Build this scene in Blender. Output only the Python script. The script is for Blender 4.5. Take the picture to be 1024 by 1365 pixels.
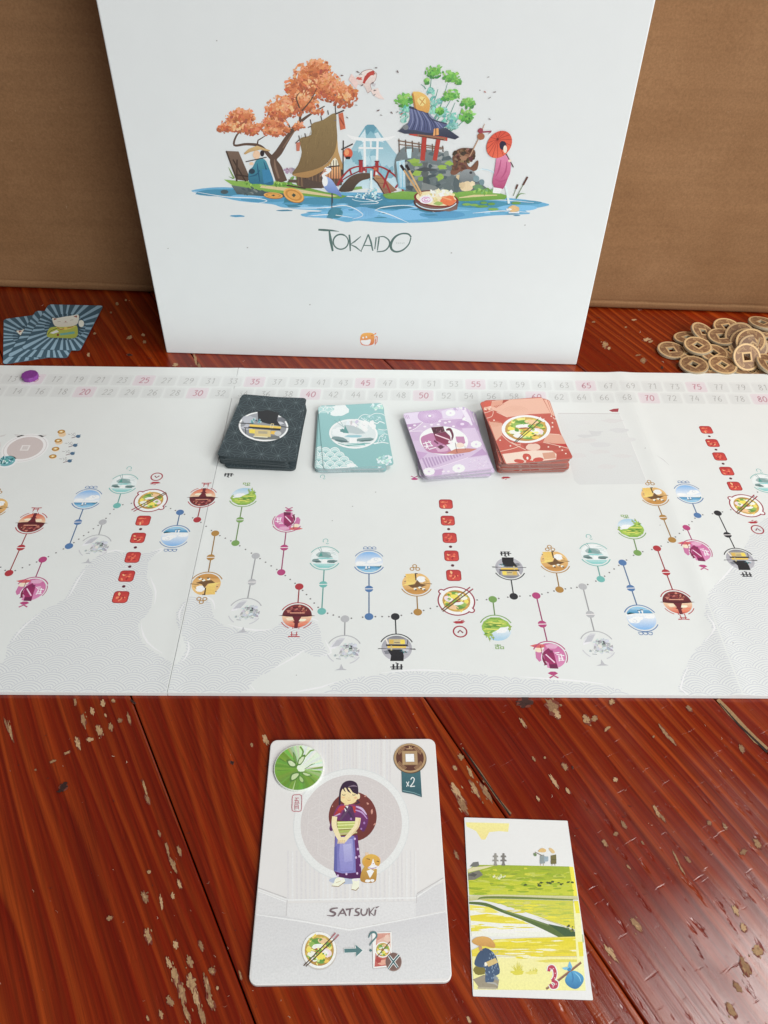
import bpy, bmesh, math, random
from math import sin, cos, pi, radians
from mathutils import Vector, Matrix
from mathutils.geometry import tessellate_polygon
random.seed(7)
for o in list(bpy.data.objects): bpy.data.objects.remove(o)
S = bpy.context.scene
COL = S.collection

# ---------------------------------------------------------------- camera
FPX, PITCH, ROLL, CAMH = 1070.27, radians(44.128), radians(1.361), 0.32
_F = Vector((0, cos(PITCH), -sin(PITCH))); _R = Vector((1, 0, 0)); _U = _R.cross(_F)
CR = _R*cos(ROLL)+_U*sin(ROLL); CU = -_R*sin(ROLL)+_U*cos(ROLL)
cam = bpy.data.cameras.new('camera'); camo = bpy.data.objects.new('camera', cam); COL.objects.link(camo)
m = Matrix((CR, CU, -_F)).transposed().to_4x4(); m.translation = (0, 0, CAMH)
camo.matrix_world = m
cam.sensor_fit = 'HORIZONTAL'; cam.sensor_width = 36; cam.lens = 36*FPX/1024
cam.clip_start = .01; cam.clip_end = 50
S.camera = camo
S.render.engine = 'CYCLES'
S.render.resolution_x, S.render.resolution_y = 768, 1024
S.view_settings.view_transform = 'Standard'; S.view_settings.look = 'None'
S.view_settings.exposure = .11; S.view_settings.gamma = 1; S.view_settings.use_curve_mapping = False
# ---------------------------------------------------------------- light of the room
W = bpy.data.worlds.new('World'); S.world = W; W.use_nodes = True
bg = W.node_tree.nodes['Background']; bg.inputs[0].default_value = (.93, .97, 1, 1); bg.inputs[1].default_value = .12
def area(name, loc, target, size, power, color):
    l = bpy.data.lights.new(name, 'AREA'); l.shape = 'RECTANGLE'; l.size, l.size_y = size; l.energy = power; l.color = color
    o = bpy.data.objects.new(name, l); COL.objects.link(o); o.location = loc
    o.rotation_euler = (Vector(target)-Vector(loc)).to_track_quat('-Z', 'Y').to_euler(); return o
area('window_light', (1.25, -1.15, 1.10), (0, .40, .08), (1.7, 1.2), 47, (.955, 1, .985))
area('ceiling_light', (.74, .38, 1.30), (.3, .3, 0), (.36, .36), 8.2, (1, .97, .93))

# ---------------------------------------------------------------- measuring: photograph point -> point on a level surface
def ray(x, y): return _F+CR*((x-512)/FPX)-CU*((y-682.5)/FPX)
def T(x, y, z=0.):
    d = ray(x, y); return Vector((0, 0, CAMH))+d*((z-CAMH)/d.z)
def fit_pose(c, z):
    q = [T(a, b, z) for a, b in c]; ctr = (q[0]+q[1]+q[2]+q[3])/4
    ax = (q[1]-q[0])+(q[2]-q[3]); ay = (q[0]-q[3])+(q[1]-q[2])
    v = Vector((ax.x+ay.y, ax.y-ay.x)); return ctr.x, ctr.y, math.atan2(v.y, v.x)
def Zm(x0, y0, x1, w=1024):
    s = (x1-x0)/w; return lambda x, y: (x0+x*s, y0+y*s)

# ---------------------------------------------------------------- materials
def lin1(c): c /= 255.; return c/12.92 if c <= .04045 else ((c+.055)/1.055)**2.4
def lin(c): return tuple(lin1(x) for x in c)
def mat(name, rough=.5, spec=.4):
    m = bpy.data.materials.new(name); m.use_nodes = True; n = m.node_tree; b = n.nodes['Principled BSDF']
    b.inputs['Roughness'].default_value = rough; b.inputs['Specular IOR Level'].default_value = spec
    return m, n, b
def node(n, t, **kw):
    x = n.nodes.new(t)
    for k, v in kw.items():
        if k in x.inputs: x.inputs[k].default_value = v
        else: setattr(x, k, v)
    return x
def noise(n, scale, detail=3, vec=None, rough=.5):
    x = node(n, 'ShaderNodeTexNoise', Scale=scale, Detail=detail, Roughness=rough)
    if vec is None:
        tc = node(n, 'ShaderNodeTexCoord'); vec = tc.outputs['Object']
    n.links.new(vec, x.inputs['Vector']); return x.outputs['Fac']
def ramp(n, fac, stops):
    r = node(n, 'ShaderNodeValToRGB'); e = r.color_ramp.elements
    while len(e) < len(stops): e.new(.5)
    for i, (p, c) in enumerate(stops):
        e[i].position = p; e[i].color = (*c, 1) if len(c) == 3 else c
    n.links.new(fac, r.inputs[0]); return r.outputs[0]
def mix(n, a, b, fac, mode='MIX'):
    x = node(n, 'ShaderNodeMix', data_type='RGBA', blend_type=mode)
    for s, v in ((6, a), (7, b), (0, fac)):
        if isinstance(v, bpy.types.NodeSocket): n.links.new(v, x.inputs[s])
        else: x.inputs[s].default_value = (*v, 1) if isinstance(v, tuple) else v
    return x.outputs[2]
def math_(n, op, a, b=0.):
    x = node(n, 'ShaderNodeMath', operation=op)
    for i, v in enumerate((a, b)):
        if isinstance(v, bpy.types.NodeSocket): n.links.new(v, x.inputs[i])
        else: x.inputs[i].default_value = v
    return x.outputs[0]
def bump(n, b, h, strength, dist):
    x = node(n, 'ShaderNodeBump', Strength=strength, Distance=dist)
    n.links.new(h, x.inputs['Height']); n.links.new(x.outputs[0], b.inputs['Normal'])

def paper(name, col, rough=.55, spec=.3, linen=0., mott=.03, scale=900):
    m, n, b = mat(name, rough, spec)
    f = noise(n, 60, 3); c = ramp(n, f, [(.35, tuple(x*(1-mott) for x in col)), (.65, col)])
    n.links.new(c, b.inputs['Base Color'])
    bump(n, b, noise(n, scale, 2), .12+linen, .0002)
    return m
def print_mat(name, rough=.5, spec=.35, mott=.16):
    m, n, b = mat(name, rough, spec)
    a = node(n, 'ShaderNodeAttribute', attribute_name='Col')
    f = noise(n, 1400, 3, rough=.65); g = ramp(n, f, [(.3, (1-mott,)*3), (.7, (1+mott*.6,)*3)])
    n.links.new(mix(n, a.outputs['Color'], g, 1., 'MULTIPLY'), b.inputs['Base Color'])
    bump(n, b, noise(n, 900, 2), .12, .0002)
    return m
def flat(name, col, rough=.6, spec=.3, mott=.15, scale=300):
    m, n, b = mat(name, rough, spec)
    f = noise(n, scale, 3); n.links.new(ramp(n, f, [(.3, tuple(x*(1-mott) for x in col)), (.7, tuple(min(1, x*(1+mott)) for x in col))]), b.inputs['Base Color'])
    bump(n, b, f, .2, .0002)
    return m
BOXW = (.80, .82, .825); BOARDW = (.79, .805, .795); CARDW = (.80, .775, .765)
M_box = paper('box_wrap', BOXW, .5, .3, .0, .012)
M_board = paper('board_paper', BOARDW, .5, .35, .10, .015)
M_edge = paper('board_edge', (.80, .81, .81), .7, .2)
M_tile = paper('tile_paper', CARDW, .42, .4, .05, .02)
M_card = paper('panorama_paper', (.82, .81, .80), .45, .4, .05, .02)
M_print = print_mat('printed_ink', .5, .3, .08)
M_flatprint = print_mat('printed_ink_even', .5, .3, .05)

# ---------------------------------------------------------------- objects
def empty(name, loc=(0, 0, 0), rz=0.):
    o = bpy.data.objects.new(name, None); COL.objects.link(o); o.location = loc; o.rotation_euler = (0, 0, rz)
    o.empty_display_size = .02; return o
def tag(o, label, cat, group=None, kind=None):
    if label: o['label'] = label
    if cat: o['category'] = cat
    if group: o['group'] = group
    if kind: o['kind'] = kind
    return o
def link(name, me, parent=None, loc=(0, 0, 0), rot=(0, 0, 0)):
    o = bpy.data.objects.new(name, me); COL.objects.link(o); o.parent = parent
    o.location = loc; o.rotation_euler = rot; return o
def mesh_bm(name, bm, mats, smooth=False):
    me = bpy.data.meshes.new(name); bm.normal_update(); bm.to_mesh(me); bm.free()
    for m in (mats if isinstance(mats, (list, tuple)) else [mats]): me.materials.append(m)
    if smooth:
        for p in me.polygons: p.use_smooth = True
    return me
def rrect(w, h, r, n=6):
    pts = []
    for cx, cy, a in ((w/2-r, h/2-r, 0), (-w/2+r, h/2-r, 90), (-w/2+r, -h/2+r, 180), (w/2-r, -h/2+r, 270)):
        for i in range(n+1):
            t = radians(a+90*i/n); pts.append((cx+r*cos(t), cy+r*sin(t)))
    return pts
def slab(name, outline, t, mats, bev=0., side=1):
    """plate of thickness t lying on z=0: slot 0 faces, slot `side` edges"""
    bm = bmesh.new()
    vs = [bm.verts.new((x, y, t)) for x, y in outline]; top = bm.faces.new(vs)
    r = bmesh.ops.extrude_face_region(bm, geom=[top])
    dn = [v for v in r['geom'] if isinstance(v, bmesh.types.BMVert)]
    for v in dn: v.co.z = 0
    bmesh.ops.recalc_face_normals(bm, faces=bm.faces)
    if bev:
        ed = [e for e in bm.edges if abs(e.verts[0].co.z-e.verts[1].co.z) < 1e-9]
        bmesh.ops.bevel(bm, geom=ed, offset=bev, segments=2, profile=.5, affect='EDGES')
    bm.normal_update()
    for f in bm.faces: f.material_index = 0 if abs(f.normal.z) > .9 else side
    return mesh_bm(name, bm, mats)
def box_bm(bm, x0, x1, y0, y1, z0, z1):
    r = bmesh.ops.create_cube(bm, size=1)['verts']
    for v in r: v.co = Vector(((x0+x1)/2+v.co.x*(x1-x0), (y0+y1)/2+v.co.y*(y1-y0), (z0+z1)/2+v.co.z*(z1-z0)))
    return r

# ---------------------------------------------------------------- printed pictures: flat coloured shapes laid on a surface
def catmull(p, n=5, closed=False):
    out = []; L = len(p)
    rng = range(L) if closed else range(L-1)
    for i in rng:
        g = (lambda k: p[k % L]) if closed else (lambda k: p[max(0, min(L-1, k))])
        a, b, c, d = g(i-1), g(i), g(i+1), g(i+2)
        for j in range(n):
            t = j/n
            out.append(tuple(.5*((2*b[k])+(-a[k]+c[k])*t+(2*a[k]-5*b[k]+4*c[k]-d[k])*t*t+(-a[k]+3*b[k]-3*c[k]+d[k])*t**3) for k in (0, 1)))
    if not closed: out.append(tuple(p[-1]))
    return out
class Art:
    STEP = 2.5e-7
    def __init__(s, mapf, white=(214, 218, 216), base=.8, clip=None, z0=1.5e-5):
        s.mapf = mapf; s.pre = lambda x, y: (x, y); s.clip = clip; s.desat = .13; s.v = []; s.f = []; s.c = []; s.k = 0; s.z0 = z0
        s.w = lin(white); s.base = (base,)*3 if isinstance(base, float) else base; s.rng = random.Random(11)
    def zoom(s, x0, y0, x1, w=1024): s.pre = Zm(x0, y0, x1, w); return s
    def alb(s, c):
        c = lin(c); g = .3*c[0]+.6*c[1]+.1*c[2]
        return tuple(min(.92, (a+(g-a)*s.desat)/b*k+.004) for a, b, k in zip(c, s.w, s.base))
    def sub(s, cx, cy, sx, sy, rot=0.):
        old = s.pre; c, q = cos(radians(rot)), sin(radians(rot))
        s.pre = lambda x, y: old(cx+(x*c-y*q)*sx, cy+(x*q+y*c)*sy); return old
    def poly(s, pts, col, col2=None, ax='y', k=None, jit=0):
        if jit: col = tuple(max(0, min(255, a+s.rng.uniform(-jit, jit))) for a in col)
        A = s.alb(col)
        if col2 is not None:
            B = s.alb(col2); i = 1 if ax == 'y' else 0
            lo = min(p[i] for p in pts); hi = max(p[i] for p in pts)
            cs = [tuple(a+(b-a)*(p[i]-lo)/max(1e-9, hi-lo) for a, b in zip(A, B)) for p in pts]
        else: cs = [A]*len(pts)
        P = [s.mapf(*s.pre(x, y))+c for (x, y), c in zip(pts, cs)]
        if s.clip: P = s._clip(P, s.clip)
        if len(P) < 3: return
        if k is None: s.k += 1; k = s.k
        z = s.z0+k*s.STEP; b = len(s.v)
        s.v += [(p[0], p[1], z) for p in P]; s.c += [p[2:] for p in P]
        if len(P) == 3: s.f.append((b, b+1, b+2))
        else:
            for t in tessellate_polygon([[Vector((p[0], p[1], 0)) for p in P]]): s.f.append(tuple(b+i for i in t))
    @staticmethod
    def _clip(P, C):
        n = len(C)
        for i in range(n):
            (ax, ay), (bx, by) = C[i], C[(i+1) % n]; out = []
            d = lambda p: (bx-ax)*(p[1]-ay)-(by-ay)*(p[0]-ax)
            for j in range(len(P)):
                p, q = P[j-1], P[j]; dp, dq = d(p), d(q)
                if (dp >= 0) != (dq >= 0):
                    t = dp/(dp-dq); out.append(tuple(a+(b-a)*t for a, b in zip(p, q)))
                if dq >= 0: out.append(q)
            P = out
            if len(P) < 3: return []
        return P
    def stroke(s, pts, w, col, w2=None, smooth=0, closed=False, col2=None):
        if smooth: pts = catmull(pts, smooth, closed)
        if closed: pts = list(pts)+[pts[0], pts[1]]
        n = len(pts); L = []; R = []
        for i, p in enumerate(pts):
            a = pts[max(0, i-1)]; b = pts[min(n-1, i+1)]
            if closed and i in (0, n-2): a, b = pts[n-3], pts[1]
            dx, dy = b[0]-a[0], b[1]-a[1]; l = math.hypot(dx, dy) or 1
            t = i/(n-1)
            if isinstance(w, (list, tuple)):
                q = t*(len(w)-1); j = min(len(w)-2, int(q)); ww = w[j]+(w[j+1]-w[j])*(q-j)
            else: ww = w if w2 is None else w+(w2-w)*t
            ww /= 2; L.append((p[0]-dy/l*ww, p[1]+dx/l*ww)); R.append((p[0]+dy/l*ww, p[1]-dx/l*ww))
        s.k += 1; k = s.k
        for i in range(n-1-(1 if closed else 0)):
            s.poly([L[i], L[i+1], R[i+1], R[i]], col, k=k)
    def ell(s, cx, cy, rx, ry, col, rot=0, n=24, a0=0, a1=360, col2=None, ax='y'):
        c, q = cos(radians(rot)), sin(radians(rot)); pts = []
        full = abs(a1-a0) >= 360
        for i in range(n+(0 if full else 1)):
            t = radians(a0+(a1-a0)*i/n); x, y = rx*cos(t), ry*sin(t); pts.append((cx+x*c-y*q, cy+x*q+y*c))
        s.poly(pts, col, col2, ax)
    def arc(s, cx, cy, rx, ry, a0, a1, w, col, rot=0, n=20, w2=None):
        c, q = cos(radians(rot)), sin(radians(rot)); pts = []
        for i in range(n+1):
            t = radians(a0+(a1-a0)*i/n); x, y = rx*cos(t), ry*sin(t); pts.append((cx+x*c-y*q, cy+x*q+y*c))
        s.stroke(pts, w, col, w2)
    def blob(s, cx, cy, rx, ry, col, jit=.15, n=14, rot=0, col2=None, k=None):
        c, q = cos(radians(rot)), sin(radians(rot)); pts = []
        for i in range(n):
            t = 2*pi*i/n; m = 1+s.rng.uniform(-jit, jit); x, y = rx*cos(t)*m, ry*sin(t)*m; pts.append((cx+x*c-y*q, cy+x*q+y*c))
        s.poly(pts, col, col2, k=k)
    def leaves(s, cx, cy, rx, ry, n, size, cols, edge=1.0, shade=0):
        k0 = s.k
        for i in range(n):
            a = s.rng.uniform(0, 2*pi); r = s.rng.random()**.5*edge
            x, y = cx+rx*r*cos(a), cy+ry*r*sin(a); z = size*s.rng.uniform(.5, 1.3)
            t = (y-cy)/max(ry, 1e-9)+s.rng.uniform(-.7, .7)
            c = cols[max(0, min(len(cols)-1, int((t+1)/2*len(cols))))] if shade else s.rng.choice(cols)
            c = tuple(max(0, min(255, v+s.rng.uniform(-10, 10))) for v in c)
            s.blob(x, y, z, z*s.rng.uniform(.4, .9), c, .45, 6, s.rng.uniform(0, 180), k=k0+1+i % 24)
        s.k = k0+24
    def flush(s, name, m, parent, loc, kind=None):
        if s.f:
            o = link(name, s.mesh(name, m), parent, loc)
            if kind: o['kind'] = kind
        s.v = []; s.f = []; s.c = []
    def mesh(s, name, m, axis=None):
        me = bpy.data.meshes.new(name)
        vs = s.v if axis is None else [axis(*p) for p in s.v]
        me.from_pydata(vs, [], s.f); at = me.attributes.new('Col', 'FLOAT_COLOR', 'POINT')
        at.data.foreach_set('color', [x for c in s.c for x in (*c, 1.)])
        me.materials.append(m); me.update()
        # all faces look outwards
        bm = bmesh.new(); bm.from_mesh(me); bm.normal_update()
        N = Vector((0, 0, 1)) if axis is None else (Vector(axis(0, 0, 1))-Vector(axis(0, 0, 0)))
        fl = [f for f in bm.faces if f.normal.dot(N) < 0]
        if fl: bmesh.ops.reverse_faces(bm, faces=fl)
        bm.to_mesh(me); bm.free(); return me

# stroke alphabet (brush / handwritten lettering), unit box, y down
GL = {'0': [[(.5, 0), (.1, .3), (.1, .75), (.5, 1), (.9, .7), (.9, .25), (.5, 0)]], '1': [[(.25, .2), (.6, 0), (.55, 1)]],
 '2': [[(.1, .25), (.5, 0), (.9, .25), (.6, .6), (.05, .98)], [(.05, .98), (.95, .95)]],
 '3': [[(.1, .08), (.85, .05), (.45, .4)], [(.45, .4), (.9, .65), (.6, .98), (.08, .9)]],
 '4': [[(.65, 0), (.05, .65)], [(.05, .65), (.98, .65)], [(.75, .3), (.7, 1)]],
 '5': [[(.9, .03), (.2, .03)], [(.2, .03), (.15, .45)], [(.15, .45), (.7, .38), (.9, .7), (.5, 1), (.08, .9)]],
 '6': [[(.8, .02), (.2, .4), (.1, .75), (.5, 1), (.88, .75), (.5, .48), (.12, .7)]],
 '7': [[(.08, .05), (.95, .04)], [(.95, .04), (.55, .5), (.4, 1)], [(.25, .5), (.8, .5)]],
 '8': [[(.5, .47), (.15, .25), (.5, 0), (.85, .25), (.5, .47), (.08, .75), (.5, 1), (.92, .75), (.5, .47)]],
 '9': [[(.88, .3), (.5, .52), (.12, .28), (.5, 0), (.88, .25), (.8, .6), (.4, 1)]]}
def glyphs(a, txt, x, y, w, h, lw, col, gap=.25, slant=0.):
    """text centred at x, top y"""
    n = len(txt); tot = n*w+(n-1)*w*gap; x0 = x-tot/2
    for i, ch in enumerate(txt):
        for st in GL[ch]:
            pts = [(x0+i*w*(1+gap)+p*w+(1-q)*slant*h, y+q*h) for p, q in st]
            a.stroke(pts, lw, col, smooth=4 if len(pts) > 2 else 0)

# ================================================================ TABLE
SEAM, PITCHC, SL = .003, .137, .575
ang = math.atan(SL); CW = PITCHC*cos(ang)
def wood():
    m, n, b = mat('red_varnished_pine', .24, .40)
    tc = node(n, 'ShaderNodeTexCoord'); oi = node(n, 'ShaderNodeObjectInfo')
    off = node(n, 'ShaderNodeCombineXYZ'); n.links.new(math_(n, 'MULTIPLY', oi.outputs['Random'], 7.3), off.inputs[0]); n.links.new(math_(n, 'MULTIPLY', oi.outputs['Random'], 23.), off.inputs[1])
    ad = node(n, 'ShaderNodeVectorMath', operation='ADD'); n.links.new(tc.outputs['Object'], ad.inputs[0]); n.links.new(off.outputs[0], ad.inputs[1])
    sx = node(n, 'ShaderNodeSeparateXYZ'); n.links.new(ad.outputs[0], sx.inputs[0])
    def stretched(fx, fy):
        c = node(n, 'ShaderNodeCombineXYZ'); n.links.new(math_(n, 'MULTIPLY', sx.outputs[0], fx), c.inputs[0]); n.links.new(math_(n, 'MULTIPLY', sx.outputs[1], fy), c.inputs[1]); return c.outputs[0]
    # growth rings cut along the board: wavy bands
    warp = noise(n, 1., 2, stretched(8, 2.2)); warp2 = noise(n, 1., 2, stretched(30, 5))
    frq = math_(n, 'ADD', 82., math_(n, 'MULTIPLY', math_(n, 'FRACT', math_(n, 'MULTIPLY', oi.outputs['Random'], 17.)), 80.))
    ph = math_(n, 'ADD', math_(n, 'MULTIPLY', sx.outputs[0], frq), math_(n, 'ADD', math_(n, 'MULTIPLY', warp, 8.), math_(n, 'MULTIPLY', warp2, 1.1)))
    saw = math_(n, 'FRACT', ph)
    band = ramp(n, saw, [(0., (.0,)*3), (.09, (.8,)*3), (.20, (1,)*3), (.48, (.25,)*3), (1., (0.,)*3)])
    saw2 = math_(n, 'FRACT', math_(n, 'ADD', math_(n, 'MULTIPLY', ph, 2.7), math_(n, 'MULTIPLY', warp2, 1.5)))
    band2 = ramp(n, saw2, [(0., (.0,)*3), (.2, (1,)*3), (1., (0.,)*3)])
    amp = ramp(n, noise(n, 1., 2, stretched(16, 2.)), [(.30, (.12,)*3), (.60, (1,)*3)])
    band = math_(n, 'MULTIPLY', math_(n, 'ADD', math_(n, 'MULTIPLY', band, .75), math_(n, 'MULTIPLY', band2, .22)), amp)
    fib = noise(n, 1., 5, stretched(640, 9), .72)
    big = noise(n, 1., 3, stretched(7, 3))
    base = ramp(n, big, [(.3, (.132, .0050, .0003)), (.7, (.190, .0098, .0008))])
    tone = math_(n, 'ADD', .86, math_(n, 'MULTIPLY', math_(n, 'FRACT', math_(n, 'MULTIPLY', oi.outputs['Random'], 31.)), .28))
    tn = node(n, 'ShaderNodeCombineXYZ')
    for q in range(3): n.links.new(tone, tn.inputs[q])
    c = mix(n, base, (.350, .052, .0060), band)
    c = mix(n, c, tn.outputs[0], 1., 'MULTIPLY')
    c = mix(n, c, ramp(n, fib, [(.30, (.58,)*3), (.68, (1.28,)*3)]), 1., 'MULTIPLY')
    pores = ramp(n, noise(n, 1., 2, stretched(1100, 34)), [(.66, (1,)*3), (.74, (.4, .35, .35))])
    c = mix(n, c, pores, .5, 'MULTIPLY')
    n.links.new(c, b.inputs['Base Color'])
    # varnish: ripples along the grain, dents, scuffs
    dent = ramp(n, noise(n, 1., 3, stretched(330, 80)), [(.62, (0,)*3), (.74, (1,)*3)])
    dent2 = ramp(n, noise(n, 1., 3, stretched(70, 420)), [(.66, (0,)*3), (.75, (1,)*3)])
    h = math_(n, 'ADD', math_(n, 'MULTIPLY', fib, .35), math_(n, 'MULTIPLY', band, .45))
    h = math_(n, 'SUBTRACT', h, math_(n, 'MULTIPLY', dent, .8)); h = math_(n, 'SUBTRACT', h, math_(n, 'MULTIPLY', dent2, .3))
    bump(n, b, h, .5, .00030)
    rg = ramp(n, noise(n, 1., 4, stretched(50, 25)), [(.3, (.14,)*3), (.75, (.30,)*3)])
    n.links.new(rg, b.inputs['Roughness'])
    return m
M_wood = wood()
table = tag(empty('wooden_table', (0, .3, 0)), 'worn red varnished table top of wide pine planks with chipped finish', 'table')
Dv = Vector((-SL, 1, 0)).normalized()
def plank_mesh():
    bm = bmesh.new(); w = CW-.0005; L = .95; tk = .022
    prof = [(-w/2, -tk), (-w/2, -.0006), (-w/2+.0002, -.0002), (-w/2+.0007, 0), (w/2-.0007, 0), (w/2-.0002, -.0002), (w/2, -.0006), (w/2, -tk)]
    ys = [-L+2*L*i/24 for i in range(25)]; rows = [[bm.verts.new((x, y, z)) for x, z in prof] for y in ys]
    for a, b in zip(rows, rows[1:]):
        for i in range(len(prof)-1): bm.faces.new((a[i], a[i+1], b[i+1], b[i]))
        bm.faces.new((a[-1], a[0], b[0], b[-1]))
    bm.faces.new(rows[0]); bm.faces.new(list(reversed(rows[-1])))
    bmesh.ops.recalc_face_normals(bm, faces=bm.faces); return mesh_bm('plank', bm, M_wood)
pm = plank_mesh()
for k in range(-4, 7):
    c = SEAM+PITCHC*(k+.5); y = .30
    link('plank', pm, table, (c-SL*y-0, y-.3, -.0001*(k % 3)), (0, 0, ang))
bm = bmesh.new(); box_bm(bm, -.75, .85, -.7, .75, -.035, -.0221)
link('underframe', mesh_bm('underframe', bm, flat('dark_gap', (.012, .006, .004))), table)
# bare wood showing where the varnish has flaked off, scuffs and dark knots
chip = Art(lambda x, y: (lambda p: (p.x, p.y-.3))(T(x, y)), (216, 214, 210), .8, z0=2.5e-5)
dark = (48, 22, 16); tan = [(164, 124, 78), (150, 110, 68), (178, 138, 92), (138, 98, 60)]
def chips(z, lst, rot, cols=tan):
    chip.zoom(*z)
    for cx, cy, rx, ry in lst:
        r = rot+chip.rng.uniform(-9, 9); c = chip.rng.choice(cols)
        rx *= .8; ry *= .98
        chip.blob(cx+.5, cy+.6, rx*1.2, ry*1.08, (112, 44, 24), .3, 18, r)
        chip.blob(cx, cy, rx, ry, c, .42, 22, r)
        if rx*ry > 150:
            for _ in range(3): chip.blob(cx+chip.rng.uniform(-.4, .4)*rx, cy+chip.rng.uniform(-.5, .5)*ry, rx*.3, ry*.25, chip.rng.choice(cols), .4, 9, r)
            for _ in range(3): chip.blob(cx+chip.rng.uniform(-1.6, 1.6)*rx, cy+chip.rng.uniform(-1.3, 1.3)*ry, rx*.22, ry*.16, c, .4, 8, r)
chips((0, 920, 360), [(25, 135, 5, 28), (40, 160, 6, 35), (315, 115, 11, 25), (350, 80, 8, 14), (390, 50, 10, 12), (295, 200, 10, 24), (340, 187, 14, 9), (378, 155, 12, 22), (420, 140, 10, 14),
 (455, 115, 10, 8), (490, 110, 6, 25), (255, 237, 15, 5), (200, 270, 14, 4), (550, 375, 5, 34), (560, 415, 9, 18), (605, 545, 6, 12), (635, 605, 6, 25), (655, 660, 8, 32), (680, 735, 8, 18), (680, 610, 7, 20), (565, 690, 8, 7),
 (550, 785, 12, 24), (612, 805, 6, 25), (655, 780, 9, 11), (562, 935, 13, 30), (667, 965, 10, 18), (763, 970, 9, 20), (720, 1030, 12, 20), (665, 1085, 13, 40), (690, 1150, 14, 40), (725, 1110, 18, 34), (745, 1170, 11, 40),
 (785, 1120, 10, 40), (800, 1185, 12, 30), (805, 1065, 14, 15), (645, 1180, 13, 18), (708, 1225, 9, 36), (765, 1232, 11, 36), (610, 1230, 9, 16), (560, 1245, 6, 10), (415, 865, 16, 8), (1008, 190, 10, 18), (955, 208, 6, 8), (912, 1082, 5, 18), (640, 1035, 9, 22), (285, 45, 6, 14), (400, 95, 5, 8), (430, 40, 8, 8), (135, 302, 5, 4), (825, 1130, 5, 8)], -17)
chips((600, 920, 1024), [(330, 55, 22, 30), (345, 80, 10, 12), (440, 95, 12, 16), (465, 92, 12, 8), (505, 125, 13, 5), (520, 38, 12, 8), (690, 135, 6, 26), (712, 160, 5, 20), (370, 247, 9, 14), (335, 295, 7, 25), (380, 325, 6, 11), (532, 288, 8, 8), (560, 435, 7, 14),
 (533, 463, 8, 7), (500, 495, 7, 14), (665, 390, 6, 22), (685, 412, 5, 16), (728, 540, 3, 26), (745, 575, 3, 20), (835, 428, 8, 9), (945, 520, 14, 9), (990, 495, 9, 20), (25, 335, 12, 40), (40, 370, 10, 30), (80, 320, 8, 34), (115, 330, 8, 34), (35, 215, 9, 10),
 (15, 250, 7, 10), (65, 265, 6, 18), (600, 755, 9, 25), (520, 850, 8, 32), (950, 890, 13, 30), (925, 955, 9, 20), (990, 840, 15, 20), (945, 765, 11, 14), (920, 710, 8, 18), (905, 1030, 10, 30), (770, 60, 7, 12), (235, 105, 6, 18), (940, 190, 8, 14), (885, 440, 5, 12), (765, 545, 6, 12), (305, 218, 4, 4), (270, 222, 4, 8), (283, 350, 5, 9), (575, 570, 4, 9), (620, 492, 4, 8), (655, 150, 5, 3), (20, 530, 6, 14), (60, 1060, 6, 12)], -33)
chips((740, 400, 1024), [(240, 215, 15, 16), (260, 232, 10, 6), (425, 290, 16, 12), (440, 190, 22, 7), (460, 200, 14, 5), (400, 265, 16, 3), (185, 105, 10, 4), (380, 95, 14, 4), (340, 130, 7, 4)], -5)
chips((0, 380, 340), [(520, 210, 13, 6), (575, 200, 8, 5), (580, 228, 7, 6), (470, 75, 7, 6), (380, 195, 7, 4), (705, 320, 12, 7), (355, 280, 7, 7), (785, 300, 6, 22), (800, 325, 6, 14), (505, 60, 5, 4), (445, 110, 5, 4)], -12)
chips((600, 920, 1024), [(240, 42, 26, 16), (395, 250, 3, 5)], -10, [dark, (60, 28, 20)])
chips((0, 920, 360), [(240, 370, 24, 12), (505, 45, 5, 12), (880, 275, 7, 8)], -40, [dark])
chips((740, 400, 1024), [(515, 325, 6, 6)], 0, [dark]); chips((0, 380, 340), [(520, 280, 12, 5)], 0, [dark])
# exposed wood along the open seams
chip.zoom(600, 920, 1024)
chip.stroke([(862, 30), (900, 72), (950, 125), (985, 162), (1022, 190)], [10, 17, 15, 18, 10], (150, 112, 66)); chip.stroke([(868, 42), (930, 112), (1022, 200)], [3, 6, 8], (36, 18, 12))
chip.stroke([(40, 185), (95, 262), (150, 345), (195, 400)], [3, 7, 6, 9], (122, 92, 58)); chip.stroke([(44, 190), (100, 272), (195, 405)], 4, (30, 14, 10))
chip.pre = lambda x, y: (x, y)
for i in range(230):      # hairline scuffs and specks
    x, y = chip.rng.uniform(-40, 1060), chip.rng.choice([chip.rng.uniform(935, 1365), chip.rng.uniform(935, 1365), chip.rng.uniform(400, 490)])
    a = chip.rng.uniform(0, pi); l = chip.rng.uniform(1, 7); b = chip.rng.uniform(.3, .9)
    c = chip.rng.choice([(178, 120, 92), (150, 80, 56), (70, 22, 14), (196, 160, 130), (60, 20, 14)])
    chip.stroke([(x, y), (x+l*cos(a)*.6, y+l*sin(a)*.5), (x+l*cos(a+.4), y+l*sin(a+.4)*.7)], [b*.4, b, b*.3], c)
co = link('varnish_wear', chip.mesh('varnish_wear', print_mat('bare_wood', .6, .25, .3)), table); co['kind'] = 'stuff'

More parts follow.
